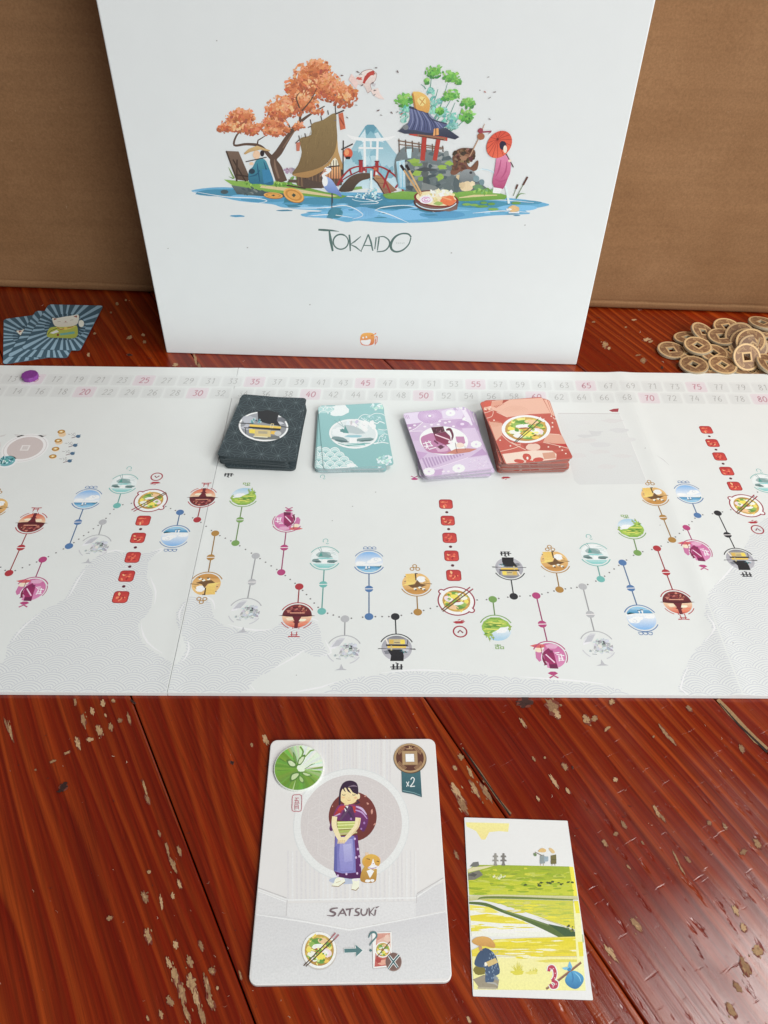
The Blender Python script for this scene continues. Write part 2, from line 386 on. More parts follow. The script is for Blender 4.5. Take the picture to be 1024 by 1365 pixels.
# ================================================================ CARDBOARD BOX BEHIND
def cardboard():
    m, n, b = mat('kraft_cardboard', .8, .15)
    tc = node(n, 'ShaderNodeTexCoord'); mp = node(n, 'ShaderNodeMapping'); mp.inputs['Scale'].default_value = (5, 5, 150); n.links.new(tc.outputs['Object'], mp.inputs[0])
    st = noise(n, 1., 2, mp.outputs[0]); blot = noise(n, 16, 4); fine = noise(n, 700, 3, rough=.7)
    c = ramp(n, blot, [(.3, (.255, .128, .058)), (.7, (.310, .163, .078))])
    c = mix(n, c, ramp(n, st, [(.3, (.94,)*3), (.7, (1.04,)*3)]), 1., 'MULTIPLY')
    c = mix(n, c, ramp(n, fine, [(.28, (.80,)*3), (.5, (1,)*3), (.74, (1.2, 1.22, 1.25))]), .8, 'MULTIPLY')
    fl = ramp(n, noise(n, 230, 2, rough=.8), [(.72, (0,)*3), (.78, (1,)*3)])
    c = mix(n, c, (.46, .32, .20), math_(n, 'MULTIPLY', fl, .45))
    stain = ramp(n, noise(n, 5., 5, rough=.7), [(.50, (1,)*3), (.68, (.90, .88, .86))])
    c = mix(n, c, stain, 1., 'MULTIPLY')
    n.links.new(c, b.inputs['Base Color'])
    bump(n, b, math_(n, 'ADD', math_(n, 'MULTIPLY', st, .6), math_(n, 'MULTIPLY', fine, .25)), .35, .0006); return m
M_kraft = cardboard()
cb = tag(empty('cardboard_box', (0, .5665, 0), radians(-1.18)), 'large plain brown corrugated cardboard box standing behind the white box', 'cardboard box')
bm = bmesh.new(); rng = random.Random(3); X0, X1, NX = -.62, .62, 260
prof = [(.0035, .0003), (.0012, .0012), (.0002, .003), (-.0002, .0052), (-.0001, .0066), (.0006, .0073), (.0002, .0080), (0, .010), (0, .03)]+[(0, .03+.41*q/40) for q in range(1, 41)]
wob = [rng.uniform(-1, 1) for _ in range(NX+1)]; wob = [(wob[max(0, i-1)]+wob[i]+wob[min(NX, i+1)])/3 for i in range(NX+1)]
rows = []
for i in range(NX+1):
    x = X0+(X1-X0)*i/NX
    rows.append([bm.verts.new((x, y+(wob[i]*.00025 if .004 < z < .009 else 0)+(.0009*sin(x*7+z*9)+.0005*sin(x*23+z*31))*(z > .02), z+(wob[i]*.0004 if .004 < z < .009 else 0))) for y, z in prof])
for a, b in zip(rows, rows[1:]):
    for j in range(len(prof)-1): bm.faces.new((a[j], b[j], b[j+1], a[j+1]))
link('front_panel', mesh_bm('front_panel', bm, M_kraft, True), cb)
bm = bmesh.new(); box_bm(bm, X0, X1, .004, .36, .0006, .438); link('body', mesh_bm('body', bm, M_kraft), cb)

# ================================================================ WHITE GAME BOX
B0, B1 = T(222, 470.5), T(768.5, 486.5); bc = (B0+B1)/2; be = (B1-B0).normalized(); BW = (B1-B0).length
brz = math.atan2(be.y, be.x); bn = Vector((be.y, -be.x, 0))       # face normal, towards the viewer
gb = tag(empty('game_box', bc, brz), 'tall white game box with a painted island scene, standing against the cardboard', 'box')
BH, BD = .295, .066
bm = bmesh.new(); box_bm(bm, -BW/2, BW/2, 0, .046, 0, BH)
bmesh.ops.bevel(bm, geom=bm.edges[:], offset=.0009, segments=3, profile=.5, affect='EDGES'); link('lid', mesh_bm('lid', bm, M_box), gb)
bm = bmesh.new(); box_bm(bm, -BW/2+.0016, BW/2-.0016, .0462, BD, .0012, BH-.0016)
bmesh.ops.bevel(bm, geom=bm.edges[:], offset=.0009, segments=2, profile=.5, affect='EDGES'); link('base_tray', mesh_bm('base_tray', bm, M_box), gb)
def face(x, y):
    d = ray(x, y); C = Vector((0, 0, CAMH)); p = C+d*((bc-C).dot(bn)/d.dot(bn)); return ((p-bc).dot(be), p.z)
faxis = lambda u, v, z: (u, -z, v)
a = Art(face, (208, 216, 218), BOXW)
P = a.poly; ST = a.stroke; EL = a.ell; BL = a.blob; LV = a.leaves
# --- water
P(catmull([(255, 254), (280, 250), (312, 250), (360, 256), (450, 256), (560, 258), (650, 262), (700, 266), (732, 272), (722, 276), (700, 280), (706, 285), (660, 287), (640, 289), (616, 292), (575, 296), (520, 297), (478, 294), (462, 296), (440, 291), (408, 289), (402, 285), (430, 281), (400, 279), (375, 276), (362, 272), (320, 268), (292, 262), (268, 258)], 3, True), (92, 168, 208))
for (x, y, rx, ry, c) in [(300, 257, 40, 5, (60, 138, 172)), (355, 265, 34, 5, (70, 150, 190)), (392, 268, 14, 8, (52, 126, 148)), (440, 268, 45, 6, (62, 140, 172)), (500, 268, 50, 10, (60, 134, 166)), (480, 284, 26, 8, (110, 178, 222)), (545, 284, 40, 9, (112, 182, 226)),
  (445, 286, 30, 5, (108, 180, 222)), (590, 286, 30, 5, (76, 152, 196)), (640, 272, 40, 5, (62, 142, 172)), (690, 277, 26, 4, (112, 184, 226)), (700, 270, 22, 3, (70, 146, 180)), (520, 276, 30, 3, (54, 124, 152)), (447, 284, 10, 7, (54, 128, 150)), (330, 262, 22, 3, (104, 178, 222)), (415, 276, 26, 3, (120, 188, 226)), (575, 278, 18, 5, (56, 130, 158))]:
    BL(x, y, rx, ry, c, .06, 20)
for s in range(26): BL(a.rng.uniform(300, 690), a.rng.uniform(264, 290), a.rng.uniform(4, 14), a.rng.uniform(.5, 1.6), a.rng.choice([(70, 150, 190), (120, 190, 228), (60, 130, 160)]), .2, 10)
for pts in [[(258, 255), (300, 262), (340, 264), (356, 268), (330, 273)], [(380, 277), (430, 277), (462, 274), (484, 286), (470, 292)], [(500, 280), (520, 286), (545, 297)], [(500, 280), (512, 276), (545, 274), (580, 283)], [(630, 284), (670, 281), (706, 283)], [(620, 268), (660, 266), (712, 270)], [(430, 262), (470, 262), (505, 270), (480, 272)], [(410, 288), (440, 286), (470, 290)]]:
    ST(pts, [.3, 1.2, .9, .3], (226, 238, 242), smooth=5)
# --- mountain and white gate
P([(455, 222), (468, 200), (478, 182), (487, 168), (490, 166), (498, 166), (502, 170), (512, 184), (524, 200), (538, 216), (545, 250), (452, 252)], (106, 170, 188), (186, 216, 228))
for i in range(22):
    x = 470+a.rng.uniform(0, 52); y = a.rng.uniform(190, 235); BL(x, y, 5, 9, a.rng.choice([(150, 196, 210), (128, 182, 200), (170, 208, 220), (118, 172, 190)]), .3, 9, a.rng.uniform(-30, 30))
P([(487, 168), (490, 166), (498, 166), (502, 170), (498, 178), (494, 174), (490, 180), (486, 174)], (88, 150, 172)); P([(480, 182), (487, 172), (488, 186), (483, 190)], (196, 220, 228)); P([(499, 178), (504, 176), (512, 190), (504, 188)], (190, 216, 226))
wt = (226, 232, 232)
ST([(463, 179), (472, 184), (494, 186), (515, 185), (527, 181)], [1, 4.5, 4, 4.5, 1], wt, smooth=4); ST([(478, 197), (511, 197.5)], 2.2, wt)
ST([(486, 187), (487, 238)], 3.2, wt); ST([(503.5, 187), (502, 236)], 3.2, wt); ST([(494.5, 187), (494.5, 197)], 2, wt)
# --- maple tree (left)
a.zoom(240, 60, 500)
br = (92, 72, 60)
ST([(535, 720), (510, 650), (490, 600), (520, 560), (570, 480), (625, 410), (690, 360), (760, 320)], [60, 54, 34, 36, 28, 18, 10, 5], br, smooth=5)
ST([(500, 610), (470, 580), (420, 530), (350, 520), (285, 525), (300, 470), (335, 450)], [30, 22, 16, 13, 11, 9, 5], br, smooth=5)
ST([(405, 525), (410, 500), (450, 475)], [9, 7, 4], br); ST([(570, 490), (580, 440), (550, 385)], [14, 9, 4], br, smooth=3); ST([(630, 400), (630, 330), (612, 270), (640, 240)], [14, 11, 7, 3], br, smooth=3); ST([(635, 340), (680, 285), (715, 220)], [10, 7, 3], br, smooth=3)
ST([(520, 700), (500, 640), (496, 600)], [9, 12, 5], (128, 104, 86)); ST([(540, 540), (580, 480), (620, 430)], [4, 6, 3], (132, 106, 86))
org = [(226, 160, 112), (216, 138, 84), (202, 116, 64), (188, 100, 56), (168, 90, 58)]
for cx, cy, rx, ry, n in [(310, 400, 82, 52, 70), (330, 370, 55, 36, 40), (250, 435, 50, 25, 34), (380, 440, 50, 30, 40), (495, 420, 66, 52, 60), (500, 455, 60, 25, 34), (570, 320, 105, 55, 90), (520, 350, 70, 40, 50), (640, 230, 90, 70, 90), (700, 170, 105, 80, 130), (720, 120, 62, 42, 60), (780, 220, 70, 70, 80), (855, 260, 75, 62, 90), (660, 310, 60, 40, 40), (620, 425, 28, 18, 14), (560, 440, 20, 16, 12), (720, 350, 30, 14, 10)]:
    BL(cx, cy, rx*.82, ry*.82, org[1], .12, 18, col2=org[3]); LV(cx, cy, rx, ry, int(n*2.2), 9, org, 1.1, 1)
for cx, cy in [(690, 200), (640, 260), (560, 330), (300, 420), (860, 270)]: LV(cx, cy, 40, 25, 22, 9, [(244, 182, 130), (236, 160, 100)])
for pts in [[(628, 330), (612, 275), (632, 245)], [(640, 345), (690, 285), (718, 225)]]: ST(pts, [8, 6, 2], br, smooth=4)
# --- land, easel, painter, coins
P([(230, 705), (300, 712), (560, 720), (760, 770), (880, 792), (840, 806), (660, 792), (450, 768), (290, 745)], (128, 176, 66), (96, 150, 52), 'x')
P([(270, 735), (320, 742), (450, 768), (640, 790), (520, 800), (400, 790), (300, 782)], (96, 112, 112), (62, 80, 88))
for i in range(14): BL(a.rng.uniform(290, 440), a.rng.uniform(748, 785), 14, 5, a.rng.choice([(70, 86, 92), (122, 134, 132), (86, 104, 104)]), .4, 7, 30)
P([(430, 735), (600, 752), (830, 792), (800, 796), (590, 770), (420, 748)], (206, 190, 140))
LV(470, 728, 150, 9, 40, 9, [(150, 196, 80), (104, 160, 54), (84, 138, 48)]); LV(640, 700, 60, 12, 22, 10, [(120, 160, 80), (96, 140, 66)]); LV(575, 655, 26, 14, 14, 10, [(176, 150, 170), (150, 130, 150)])
ST([(285, 700), (262, 655), (255, 640)], [8, 5, 1], (112, 150, 70)); ST([(280, 700), (256, 690)], [6, 1], (96, 140, 60))
P([(243, 555), (308, 558), (368, 698), (356, 714), (300, 706)], (116, 96, 82), (88, 70, 58)); ST([(243, 555), (300, 712)], 7, (66, 52, 44)); ST([(278, 600), (345, 715)], 7, (62, 48, 40)); ST([(300, 600), (298, 715)], 9, (70, 54, 46)); ST([(295, 680), (362, 690)], 7, (60, 46, 40))
P(catmull([(382, 640), (405, 600), (445, 600), (470, 650), (492, 715), (480, 735), (420, 728), (365, 722), (362, 660)], 3, True), (58, 142, 160), (36, 104, 136))
for pts in [[(440, 610), (455, 660), (470, 725)], [(405, 620), (412, 670), (420, 720)], [(365, 690), (400, 680), (420, 655)]]: ST(pts, [3, 8, 3], (30, 88, 120), smooth=3)
P([(430, 650), (470, 655), (492, 712), (440, 726)], (46, 128, 170)); EL(378, 662, 16, 14, (40, 62, 78)); EL(402, 575, 19, 22, (226, 190, 156)); EL(432, 568, 11, 16, (48, 40, 42)); EL(376, 622, 11, 8, (226, 190, 156))
P([(335, 568), (360, 545), (405, 527), (440, 540), (474, 552), (470, 558), (420, 548), (370, 560), (342, 574)], (206, 176, 116), (176, 142, 88)); ST([(345, 612), (455, 588)], 5, (52, 42, 40))
for cx, cy, rx, ry, r in [(490, 788, 50, 15, 4), (597, 787, 56, 34, 22)]:
    EL(cx+2, cy+4, rx, ry, (150, 100, 40), r); EL(cx, cy, rx, ry, (222, 164, 70), r); EL(cx, cy, rx*.82, ry*.78, (190, 130, 48), r); EL(cx, cy, rx*.62, ry*.58, (214, 156, 66), r)
    P([(cx-rx*.2, cy), (cx, cy-ry*.3), (cx+rx*.22, cy), (cx+.02*rx, cy+ry*.35)], (62, 78, 66))
EL(234, 770, 20, 11, (70, 90, 96))
# --- thatched house
ST([(570, 712), (640, 716), (740, 742)], 16, (92, 76, 66)); P([(612, 680), (750, 655), (830, 610), (858, 640), (850, 735), (745, 750), (660, 752), (615, 735)], (78, 62, 54), (96, 76, 62))
for i in range(12): ST([(620+i*19, 690-i*3), (622+i*19, 742)], 4, a.rng.choice([(58, 46, 42), (120, 96, 76), (140, 112, 84)]))
P([(775, 620), (815, 575), (838, 640), (790, 640)], (232, 220, 196)); P([(760, 640), (842, 632), (845, 700), (768, 700)], (226, 176, 116), (196, 130, 84)); 
for x in (778, 792, 806, 820, 834): ST([(x, 604), (x, 702)], 4, (84, 62, 50))
ST([(760, 640), (848, 632)], 7, (70, 54, 46)); P([(648, 700), (745, 720), (745, 752), (650, 745)], (84, 70, 62)); ST([(560, 735), (660, 752)], 8, (70, 56, 50))
P(catmull([(690, 415), (752, 392), (815, 356), (822, 420), (826, 500), (812, 560), (770, 620), (700, 655), (590, 678), (620, 630), (640, 560), (628, 492), (690, 470)], 3, True), (138, 118, 74), (118, 96, 60))
for i in range(60):
    t = a.rng.random(); x = 640+a.rng.uniform(0, 170); y = 410+a.rng.uniform(0, 230)
    if y > 420 + (690-x)*.6 and y < 640 - max(0, x-740)*.8: ST([(x, y), (x-5, y+26)], [1, 4, 1], a.rng.choice([(112, 92, 56), (156, 134, 86), (128, 108, 66), (100, 82, 52)]))
P(catmull([(590, 678), (700, 655), (775, 618), (814, 555), (826, 495), (832, 560), (858, 640), (845, 650), (815, 590), (772, 645), (690, 690), (640, 694)], 3, True), (188, 152, 88), (164, 124, 70))
for p, q in [((690, 415), (684, 390)), ((690, 425), (672, 432)), ((745, 395), (740, 370)), ((780, 365), (776, 342)), ((818, 356), (815, 310)), ((628, 492), (624, 474)), ((660, 485), (656, 462)), ((628, 495), (606, 515))]: ST([p, q], 5, (70, 56, 50))
ST([(815, 362), (862, 342)], 7, (70, 56, 50)); P([(832, 360), (856, 352), (870, 438), (842, 446)], (196, 100, 64)); ST([(838, 380), (862, 420)], 7, (150, 66, 46)); P([(610, 512), (632, 508), (628, 555), (612, 556)], (190, 110, 84))
ST([(858, 500), (856, 690)], 6, (60, 54, 52)); ST([(848, 548), (908, 518)], 7, (60, 54, 52)); EL(883, 568, 24, 28, (208, 86, 50)); EL(876, 562, 12, 16, (238, 150, 92)); P([(868, 584), (896, 584), (892, 598), (872, 598)], (40, 36, 38))
# --- heron
ST([(797, 770), (798, 868)], 4, (70, 74, 78)); ST([(800, 775), (803, 830)], 3, (70, 74, 78)); P([(800, 850), (850, 855), (800, 912), (770, 905)], (60, 132, 156))
P(catmull([(752, 690), (790, 700), (820, 740), (850, 795), (815, 780), (775, 768), (752, 735)], 4, True), (150, 178, 224), (84, 118, 190)); BL(762, 715, 15, 26, (226, 232, 240), .08)
ST([(765, 700), (752, 680), (775, 668), (790, 650), (772, 642)], [18, 16, 13, 13, 12], (232, 236, 240), smooth=4); EL(774, 650, 16, 11, (236, 240, 242)); ST([(766, 650), (735, 690)], [9, 2], (190, 134, 110)); ST([(768, 642), (792, 642), (800, 655)], [3, 5, 2], (46, 58, 84))
# --- bridge and splash
a.zoom(450, 190, 560); red = (156, 42, 48); rd2 = (122, 30, 40)
P(catmull([(20, 600), (90, 490), (180, 410), (300, 375), (410, 385), (400, 440), (300, 470), (230, 530), (180, 600)], 4, True), (92, 74, 62), (70, 62, 52)); P([(440, 400), (500, 400), (580, 440), (740, 590), (660, 620), (580, 640), (540, 560), (470, 470)], (172, 130, 88), (132, 92, 76))
for x, y in [(480, 440), (520, 500), (560, 570)]: ST([(x, y), (x+90, y+10)], 4, (92, 64, 54))
ST([(440, 440), (500, 500), (580, 640)], [14, 18, 10], (84, 60, 52))
P([(230, 545), (300, 540), (310, 570), (190, 590)], (120, 164, 80)); P([(560, 640), (700, 615), (960, 600), (960, 690), (700, 700), (600, 690)], (120, 170, 62), (96, 150, 50)); P([(690, 612), (960, 640), (960, 662), (760, 632)], (206, 192, 140))
ST([(0, 530), (50, 440), (140, 340), (220, 302), (300, 290)], [26, 24, 20, 18, 16], red, smooth=4); ST([(40, 480), (130, 420), (270, 352)], 14, rd2, smooth=3); ST([(330, 310), (430, 310), (520, 380), (590, 470), (655, 625)], [18, 20, 22, 22, 20], red, smooth=4); ST([(410, 305), (520, 295), (640, 350), (760, 460), (815, 600)], [14, 18, 20, 22, 20], red, smooth=4)
for pts, w in [([(290, 215), (292, 370)], 48), ([(490, 225), (490, 350)], 42), ([(150, 320), (175, 400)], 20), ([(45, 430), (65, 490)], 18), ([(355, 320), (355, 370)], 18), ([(465, 320), (455, 420)], 24), ([(640, 340), (600, 450), (570, 560)], 22), ([(780, 480), (720, 560)], 22), ([(330, 300), (330, 350)], 26)]: ST(pts, w, red)
for x, y in [(290, 215), (490, 226)]: ST([(x-28, y+4), (x+28, y+4)], 14, rd2)
EL(645, 350, 18, 18, rd2); EL(782, 485, 24, 22, rd2); ST([(300, 300), (300, 360)], 10, (190, 70, 70)); EL(470, 325, 24, 20, (196, 92, 50))
ST([(418, 345), (420, 470), (415, 580)], [26, 22, 40], (206, 230, 238)); LV(370, 660, 170, 40, 70, 16, [(206, 232, 240), (150, 206, 222), (90, 164, 192), (60, 136, 168)]); LV(430, 600, 60, 50, 26, 14, [(210, 234, 240), (120, 190, 212)])
a.arc(370, 690, 190, 40, 10, 170, 7, (190, 222, 232)); 
for i in range(9): ST([(300+i*18, 780+a.rng.uniform(-20, 20)), (298+i*18, 880+a.rng.uniform(-40, 40))], [2, 12, 2], (86, 156, 196))
# --- right half: koi, rocks, pavilion, bamboo
a.zoom(480, 60, 740)
P(catmull([(-2, 155), (20, 135), (60, 128), (88, 150), (80, 185), (55, 205), (60, 235), (40, 250), (22, 215), (-30, 200), (-40, 180)], 3, True), (226, 214, 208), (206, 190, 184))
for pts, w in [([(20, 195), (45, 155), (75, 138)], [10, 22, 12]), ([(30, 160), (20, 200)], [8, 14])]: ST(pts, w, (180, 58, 50), smooth=3)
BL(62, 150, 15, 9, (188, 66, 56), .25); BL(-5, 175, 16, 8, (196, 92, 80), .3); ST([(88, 150), (80, 185), (55, 205), (60, 235), (40, 250)], 2.5, (150, 120, 116), smooth=4); ST([(-2, 155), (20, 135), (60, 128), (88, 150)], 2.5, (150, 110, 106), smooth=4); EL(78, 150, 3, 3, (50, 40, 40))
P([(55, 235), (95, 225), (105, 255), (130, 285), (100, 280), (70, 262)], (226, 206, 200)); P([(-30, 165), (-45, 150), (-60, 180), (-20, 230), (-10, 200)], (222, 196, 190)); P([(60, 205), (85, 200), (78, 218)], (190, 190, 196))
tl = [(112, 190, 176), (140, 204, 190), (90, 170, 160)]; gr = [(140, 200, 96), (108, 182, 72), (84, 160, 62), (66, 140, 66)]
for p, q in [((355, 260), (375, 170)), ((395, 390), (460, 200)), ((380, 400), (430, 300)), ((400, 400), (480, 280)), ((470, 450), (540, 330)), ((240, 400), (232, 300)), ((478, 450), (560, 380)), ((370, 330), (410, 230)), ((430, 440), (500, 300)), ((345, 230), (320, 205)), ((262, 285), (282, 262))]: ST([p, ((p[0]+q[0])/2+5, (p[1]+q[1])/2), q], [6, 4, 2], (96, 158, 140), smooth=3)
for cx, cy, rx, ry in [(400, 290, 36, 26), (430, 350, 34, 24), (480, 370, 38, 30), (450, 410, 36, 22), (235, 370, 26, 34), (380, 330, 26, 24), (372, 240, 16, 14), (240, 330, 26, 18), (490, 420, 30, 20)]: LV(cx, cy, rx, ry, 22, 10, tl)
for cx, cy, rx, ry in [(388, 138, 44, 34), (482, 168, 42, 34), (232, 290, 40, 34), (478, 268, 46, 32), (570, 305, 34, 24), (562, 370, 34, 30), (350, 190, 8, 12), (420, 345, 18, 14), (518, 190, 12, 8)]:
    BL(cx, cy, rx*.75, ry*.72, gr[1], .2, 14); LV(cx, cy, rx, ry, 40, 10, gr, 1.1, 1)
rk = [(104, 118, 122), (128, 140, 142), (82, 98, 104), (70, 84, 90), (146, 156, 156)]
P(catmull([(185, 600), (230, 535), (300, 540), (420, 560), (480, 590), (520, 660), (600, 700), (660, 745), (690, 770), (560, 775), (430, 770), (240, 765), (190, 700)], 3, True), (112, 126, 130), (92, 108, 110))
for i in range(95):
    x, y = a.rng.uniform(205, 640), a.rng.uniform(560, 760)
    if y > 560+max(0, x-460)*.95: BL(x, y, a.rng.uniform(9, 26), a.rng.uniform(6, 16), a.rng.choice(rk), .35, 8, a.rng.uniform(-40, 20))
for x, y, rx, ry in [(285, 605, 34, 12), (300, 670, 26, 14), (320, 700, 20, 14), (430, 640, 26, 12), (420, 690, 18, 22), (470, 620, 22, 12), (300, 625, 30, 9), (620, 745, 30, 12)]: BL(x, y, rx, ry, a.rng.choice([(140, 178, 60), (120, 160, 62), (100, 146, 100)]), .3, 12)
P([(190, 610), (235, 600), (240, 760), (205, 750)], (170, 212, 226), (110, 178, 206))
for i in range(7): ST([(196+i*6, 612), (200+i*6, 745)], [2, 5, 2], a.rng.choice([(226, 240, 244), (130, 190, 212)]))
P([(243, 545), (272, 543), (268, 592), (250, 592)], (190, 222, 230))
ST([(200, 500), (440, 540)], 6, (124, 98, 78)); ST([(205, 520), (430, 545)], 5, (124, 98, 78)); 
for x in (205, 240, 275, 310, 345, 380, 410, 435): ST([(x, 490+(x-205)*.16), (x+2, 560)], 5, (100, 80, 66))
for p, q, w in [((340, 470), (328, 605), 24), ((415, 480), (392, 605), 22), ((352, 520), (418, 530), 0.1)]: ST([p, q], w, (176, 56, 44), )
P([(255, 445), (310, 455), (460, 485), (458, 502), (300, 478), (258, 470)], (186, 62, 46)); P([(280, 420), (310, 405), (410, 430), (430, 470), (300, 460)], (120, 90, 74))
P([(232, 420), (255, 405), (275, 350), (295, 450), (250, 460), (204, 448)], (110, 112, 118), (86, 92, 100)); P([(204, 446), (250, 440), (258, 458), (214, 456)], (74, 80, 88)); P([(430, 428), (470, 448), (516, 480), (502, 490), (450, 474), (385, 464)], (76, 84, 104), (60, 66, 84)); ST([(300, 470), (450, 492)], 14, (150, 104, 78)); ST([(310, 476), (440, 496)], 5, (84, 62, 52))
P([(196, 450), (252, 426), (300, 442), (385, 458), (450, 432), (522, 482), (500, 494), (440, 480), (300, 466), (235, 464)], (70, 78, 98), (52, 58, 76))
P(catmull([(262, 326), (300, 338), (352, 350), (376, 386), (452, 410), (446, 428), (400, 446), (376, 460), (330, 456), (292, 446), (240, 436), (262, 390)], 3, True), (104, 116, 158), (72, 82, 122))
for i in range(12): ST([(270+i*8, 332+i*2), (278+i*12, 392+i*1.2), (258+i*16, 440+(6-abs(i-6))*2.5-i*1.)], [2, 4, 3], a.rng.choice([(56, 64, 100), (132, 142, 180), (48, 54, 88)]), smooth=3)
ST([(258, 324), (352, 350)], 11, (58, 64, 84)); ST([(352, 350), (376, 388), (456, 412)], 7, (66, 72, 96), smooth=3); P([(388, 438), (412, 434), (414, 470), (384, 474)], (222, 160, 90)); ST([(398, 436), (398, 474)], 5, (120, 80, 52))
P(catmull([(276, 252), (292, 243), (318, 246), (350, 266), (368, 300), (360, 352), (330, 346), (290, 328)], 3, True), (232, 186, 92), (206, 150, 62)); ST([(276, 252), (290, 330)], 9, (176, 122, 56)); BL(325, 292, 22, 26, (242, 206, 124), .2); ST([(312, 280), (340, 310)], 5, (196, 142, 62)); ST([(340, 276), (316, 312)], 5, (196, 142, 62)); EL(240, 430, 15, 14, (120, 126, 132))
# stone lantern, bowl of noodles
P([(285, 655), (340, 638), (405, 655), (345, 664)], (72, 80, 84)); P([(328, 615), (358, 615), (352, 640), (334, 640)], (92, 100, 102)); ST([(341, 660), (340, 725)], 18, (76, 86, 88)); P([(320, 665), (362, 665), (356, 690), (326, 690)], (88, 98, 98)); P([(330, 720), (400, 740), (415, 765), (320, 760)], (120, 130, 130))
P([(120, 790), (220, 765), (420, 780), (660, 755), (780, 790), (760, 808), (560, 818), (300, 812), (150, 806)], (124, 176, 66), (98, 152, 52)); ST([(520, 800), (600, 790), (720, 786)], [4, 12, 4], (206, 194, 140)); LV(640, 765, 60, 12, 26, 9, [(140, 190, 80), (96, 150, 60), (110, 170, 110)])
def noodle_bowl(A, n=60):       # unit circle, y down
    A.ell(0, 0, 1, 1, (238, 234, 226), n=40); A.ell(0, 0, .86, .86, (196, 158, 66), n=36, col2=(178, 132, 50))
    A.leaves(0, 0, .76, .76, n, .15, [(226, 200, 70), (208, 176, 60), (122, 164, 52), (232, 214, 110), (190, 150, 60)])
    for x, y, rx, ry, c, r in [(-.1, -.5, .42, .16, (96, 150, 58), -10), (-.4, -.3, .22, .16, (140, 178, 70), 20), (-.1, -.2, .34, .15, (236, 236, 222), -8), (-.1, -.06, .22, .05, (166, 84, 46), -8), (.2, -.52, .3, .16, (232, 190, 140), 5), (.45, .15, .3, .24, (238, 210, 214), 20), (.4, .13, .18, .13, (246, 228, 230), 20), (-.45, .22, .26, .16, (238, 234, 214), 0), (-.3, .5, .2, .13, (240, 236, 220), 10), (.1, .35, .26, .2, (240, 216, 60), 0), (.12, .62, .28, .12, (104, 158, 60), 0), (.55, -.3, .18, .12, (110, 160, 60), 30), (-.62, -.02, .14, .14, (234, 214, 60), 0), (.4, .6, .16, .1, (234, 190, 60), 0), (-.05, .58, .1, .07, (200, 220, 130), 0)]: A.blob(x, y, rx, ry, c, .1, 16, r)
    A.leaves(0, 0, .78, .78, n//3, .09, [(96, 146, 52), (240, 226, 120), (150, 186, 80)])
EL(400, 822, 118, 52, (84, 50, 44), n=36); P([(284, 790), (518, 812), (510, 862), (470, 872), (330, 856), (290, 832)], (96, 58, 50), (126, 104, 98)); EL(400, 806, 118, 44, (122, 50, 44), 6, 36); EL(400, 804, 106, 37, (232, 214, 170), 6, 36)
LV(400, 795, 92, 32, 60, 12, [(240, 230, 196), (226, 206, 150), (246, 240, 220), (206, 190, 120)]); LV(430, 775, 60, 14, 30, 12, [(248, 244, 226), (232, 222, 190)])
EL(347, 810, 36, 22, (240, 222, 232)); a.arc(347, 810, 22, 13, 0, 330, 4, (206, 130, 190)); a.arc(347, 810, 10, 6, 0, 300, 4, (206, 130, 190)); BL(462, 815, 40, 26, (222, 112, 58), .15); ST([(430, 796), (480, 812)], 7, (240, 160, 100)); BL(410, 830, 24, 10, (150, 180, 90), .2); a.arc(400, 812, 112, 50, 20, 160, 5, (190, 216, 226))
ST([(216, 632), (318, 790)], 9, (196, 156, 96)); ST([(245, 632), (324, 782)], 9, (206, 168, 106)); ST([(214, 628), (232, 655)], 14, (40, 34, 36)); ST([(243, 628), (258, 656)], 14, (40, 34, 36))
# --- shaggy brown heap, bundle on a stick, stones, fountain
P(catmull([(486, 590), (505, 552), (545, 538), (595, 545), (606, 570), (590, 600), (560, 610), (580, 640), (615, 604), (622, 622), (606, 660), (540, 655), (500, 680), (474, 670), (490, 630)], 3, True), (104, 74, 56), (124, 84, 64))
LV(545, 580, 55, 38, 50, 13, [(84, 60, 48), (122, 92, 70), (70, 50, 42), (140, 106, 80)]); LV(530, 640, 50, 22, 26, 11, [(126, 84, 62), (98, 66, 52)]); BL(545, 592, 20, 12, (160, 120, 92), .2)
ST([(575, 585), (620, 495), (655, 412)], [6, 5, 3], (176, 140, 110)); BL(635, 478, 19, 19, (158, 96, 62), .08); BL(632, 450, 14, 14, (150, 60, 74), .2); ST([(640, 455), (690, 452), (672, 466)], [8, 9, 3], (150, 64, 84)); 
EL(565, 690, 44, 40, (138, 148, 152), 0, 24, col2=(104, 116, 120)); BL(560, 740, 34, 26, (216, 198, 156), .15); BL(590, 725, 14, 14, (224, 208, 170), .2); BL(538, 735, 14, 18, (206, 186, 144), .2); ST([(515, 680), (512, 720), (540, 750)], [16, 18, 10], (200, 182, 140), smooth=3); EL(582, 668, 8, 7, (60, 64, 68)); BL(610, 700, 16, 18, (120, 150, 158), .1); BL(640, 718, 14, 16, (110, 140, 150), .1); BL(505, 730, 16, 40, (84, 100, 104), .2)
ST([(600, 662), (650, 652), (715, 675), (760, 730), (782, 830)], [4, 7, 8, 10, 12], (206, 226, 236), smooth=5); ST([(640, 648), (690, 660), (740, 700)], 3, (160, 196, 216), smooth=3)
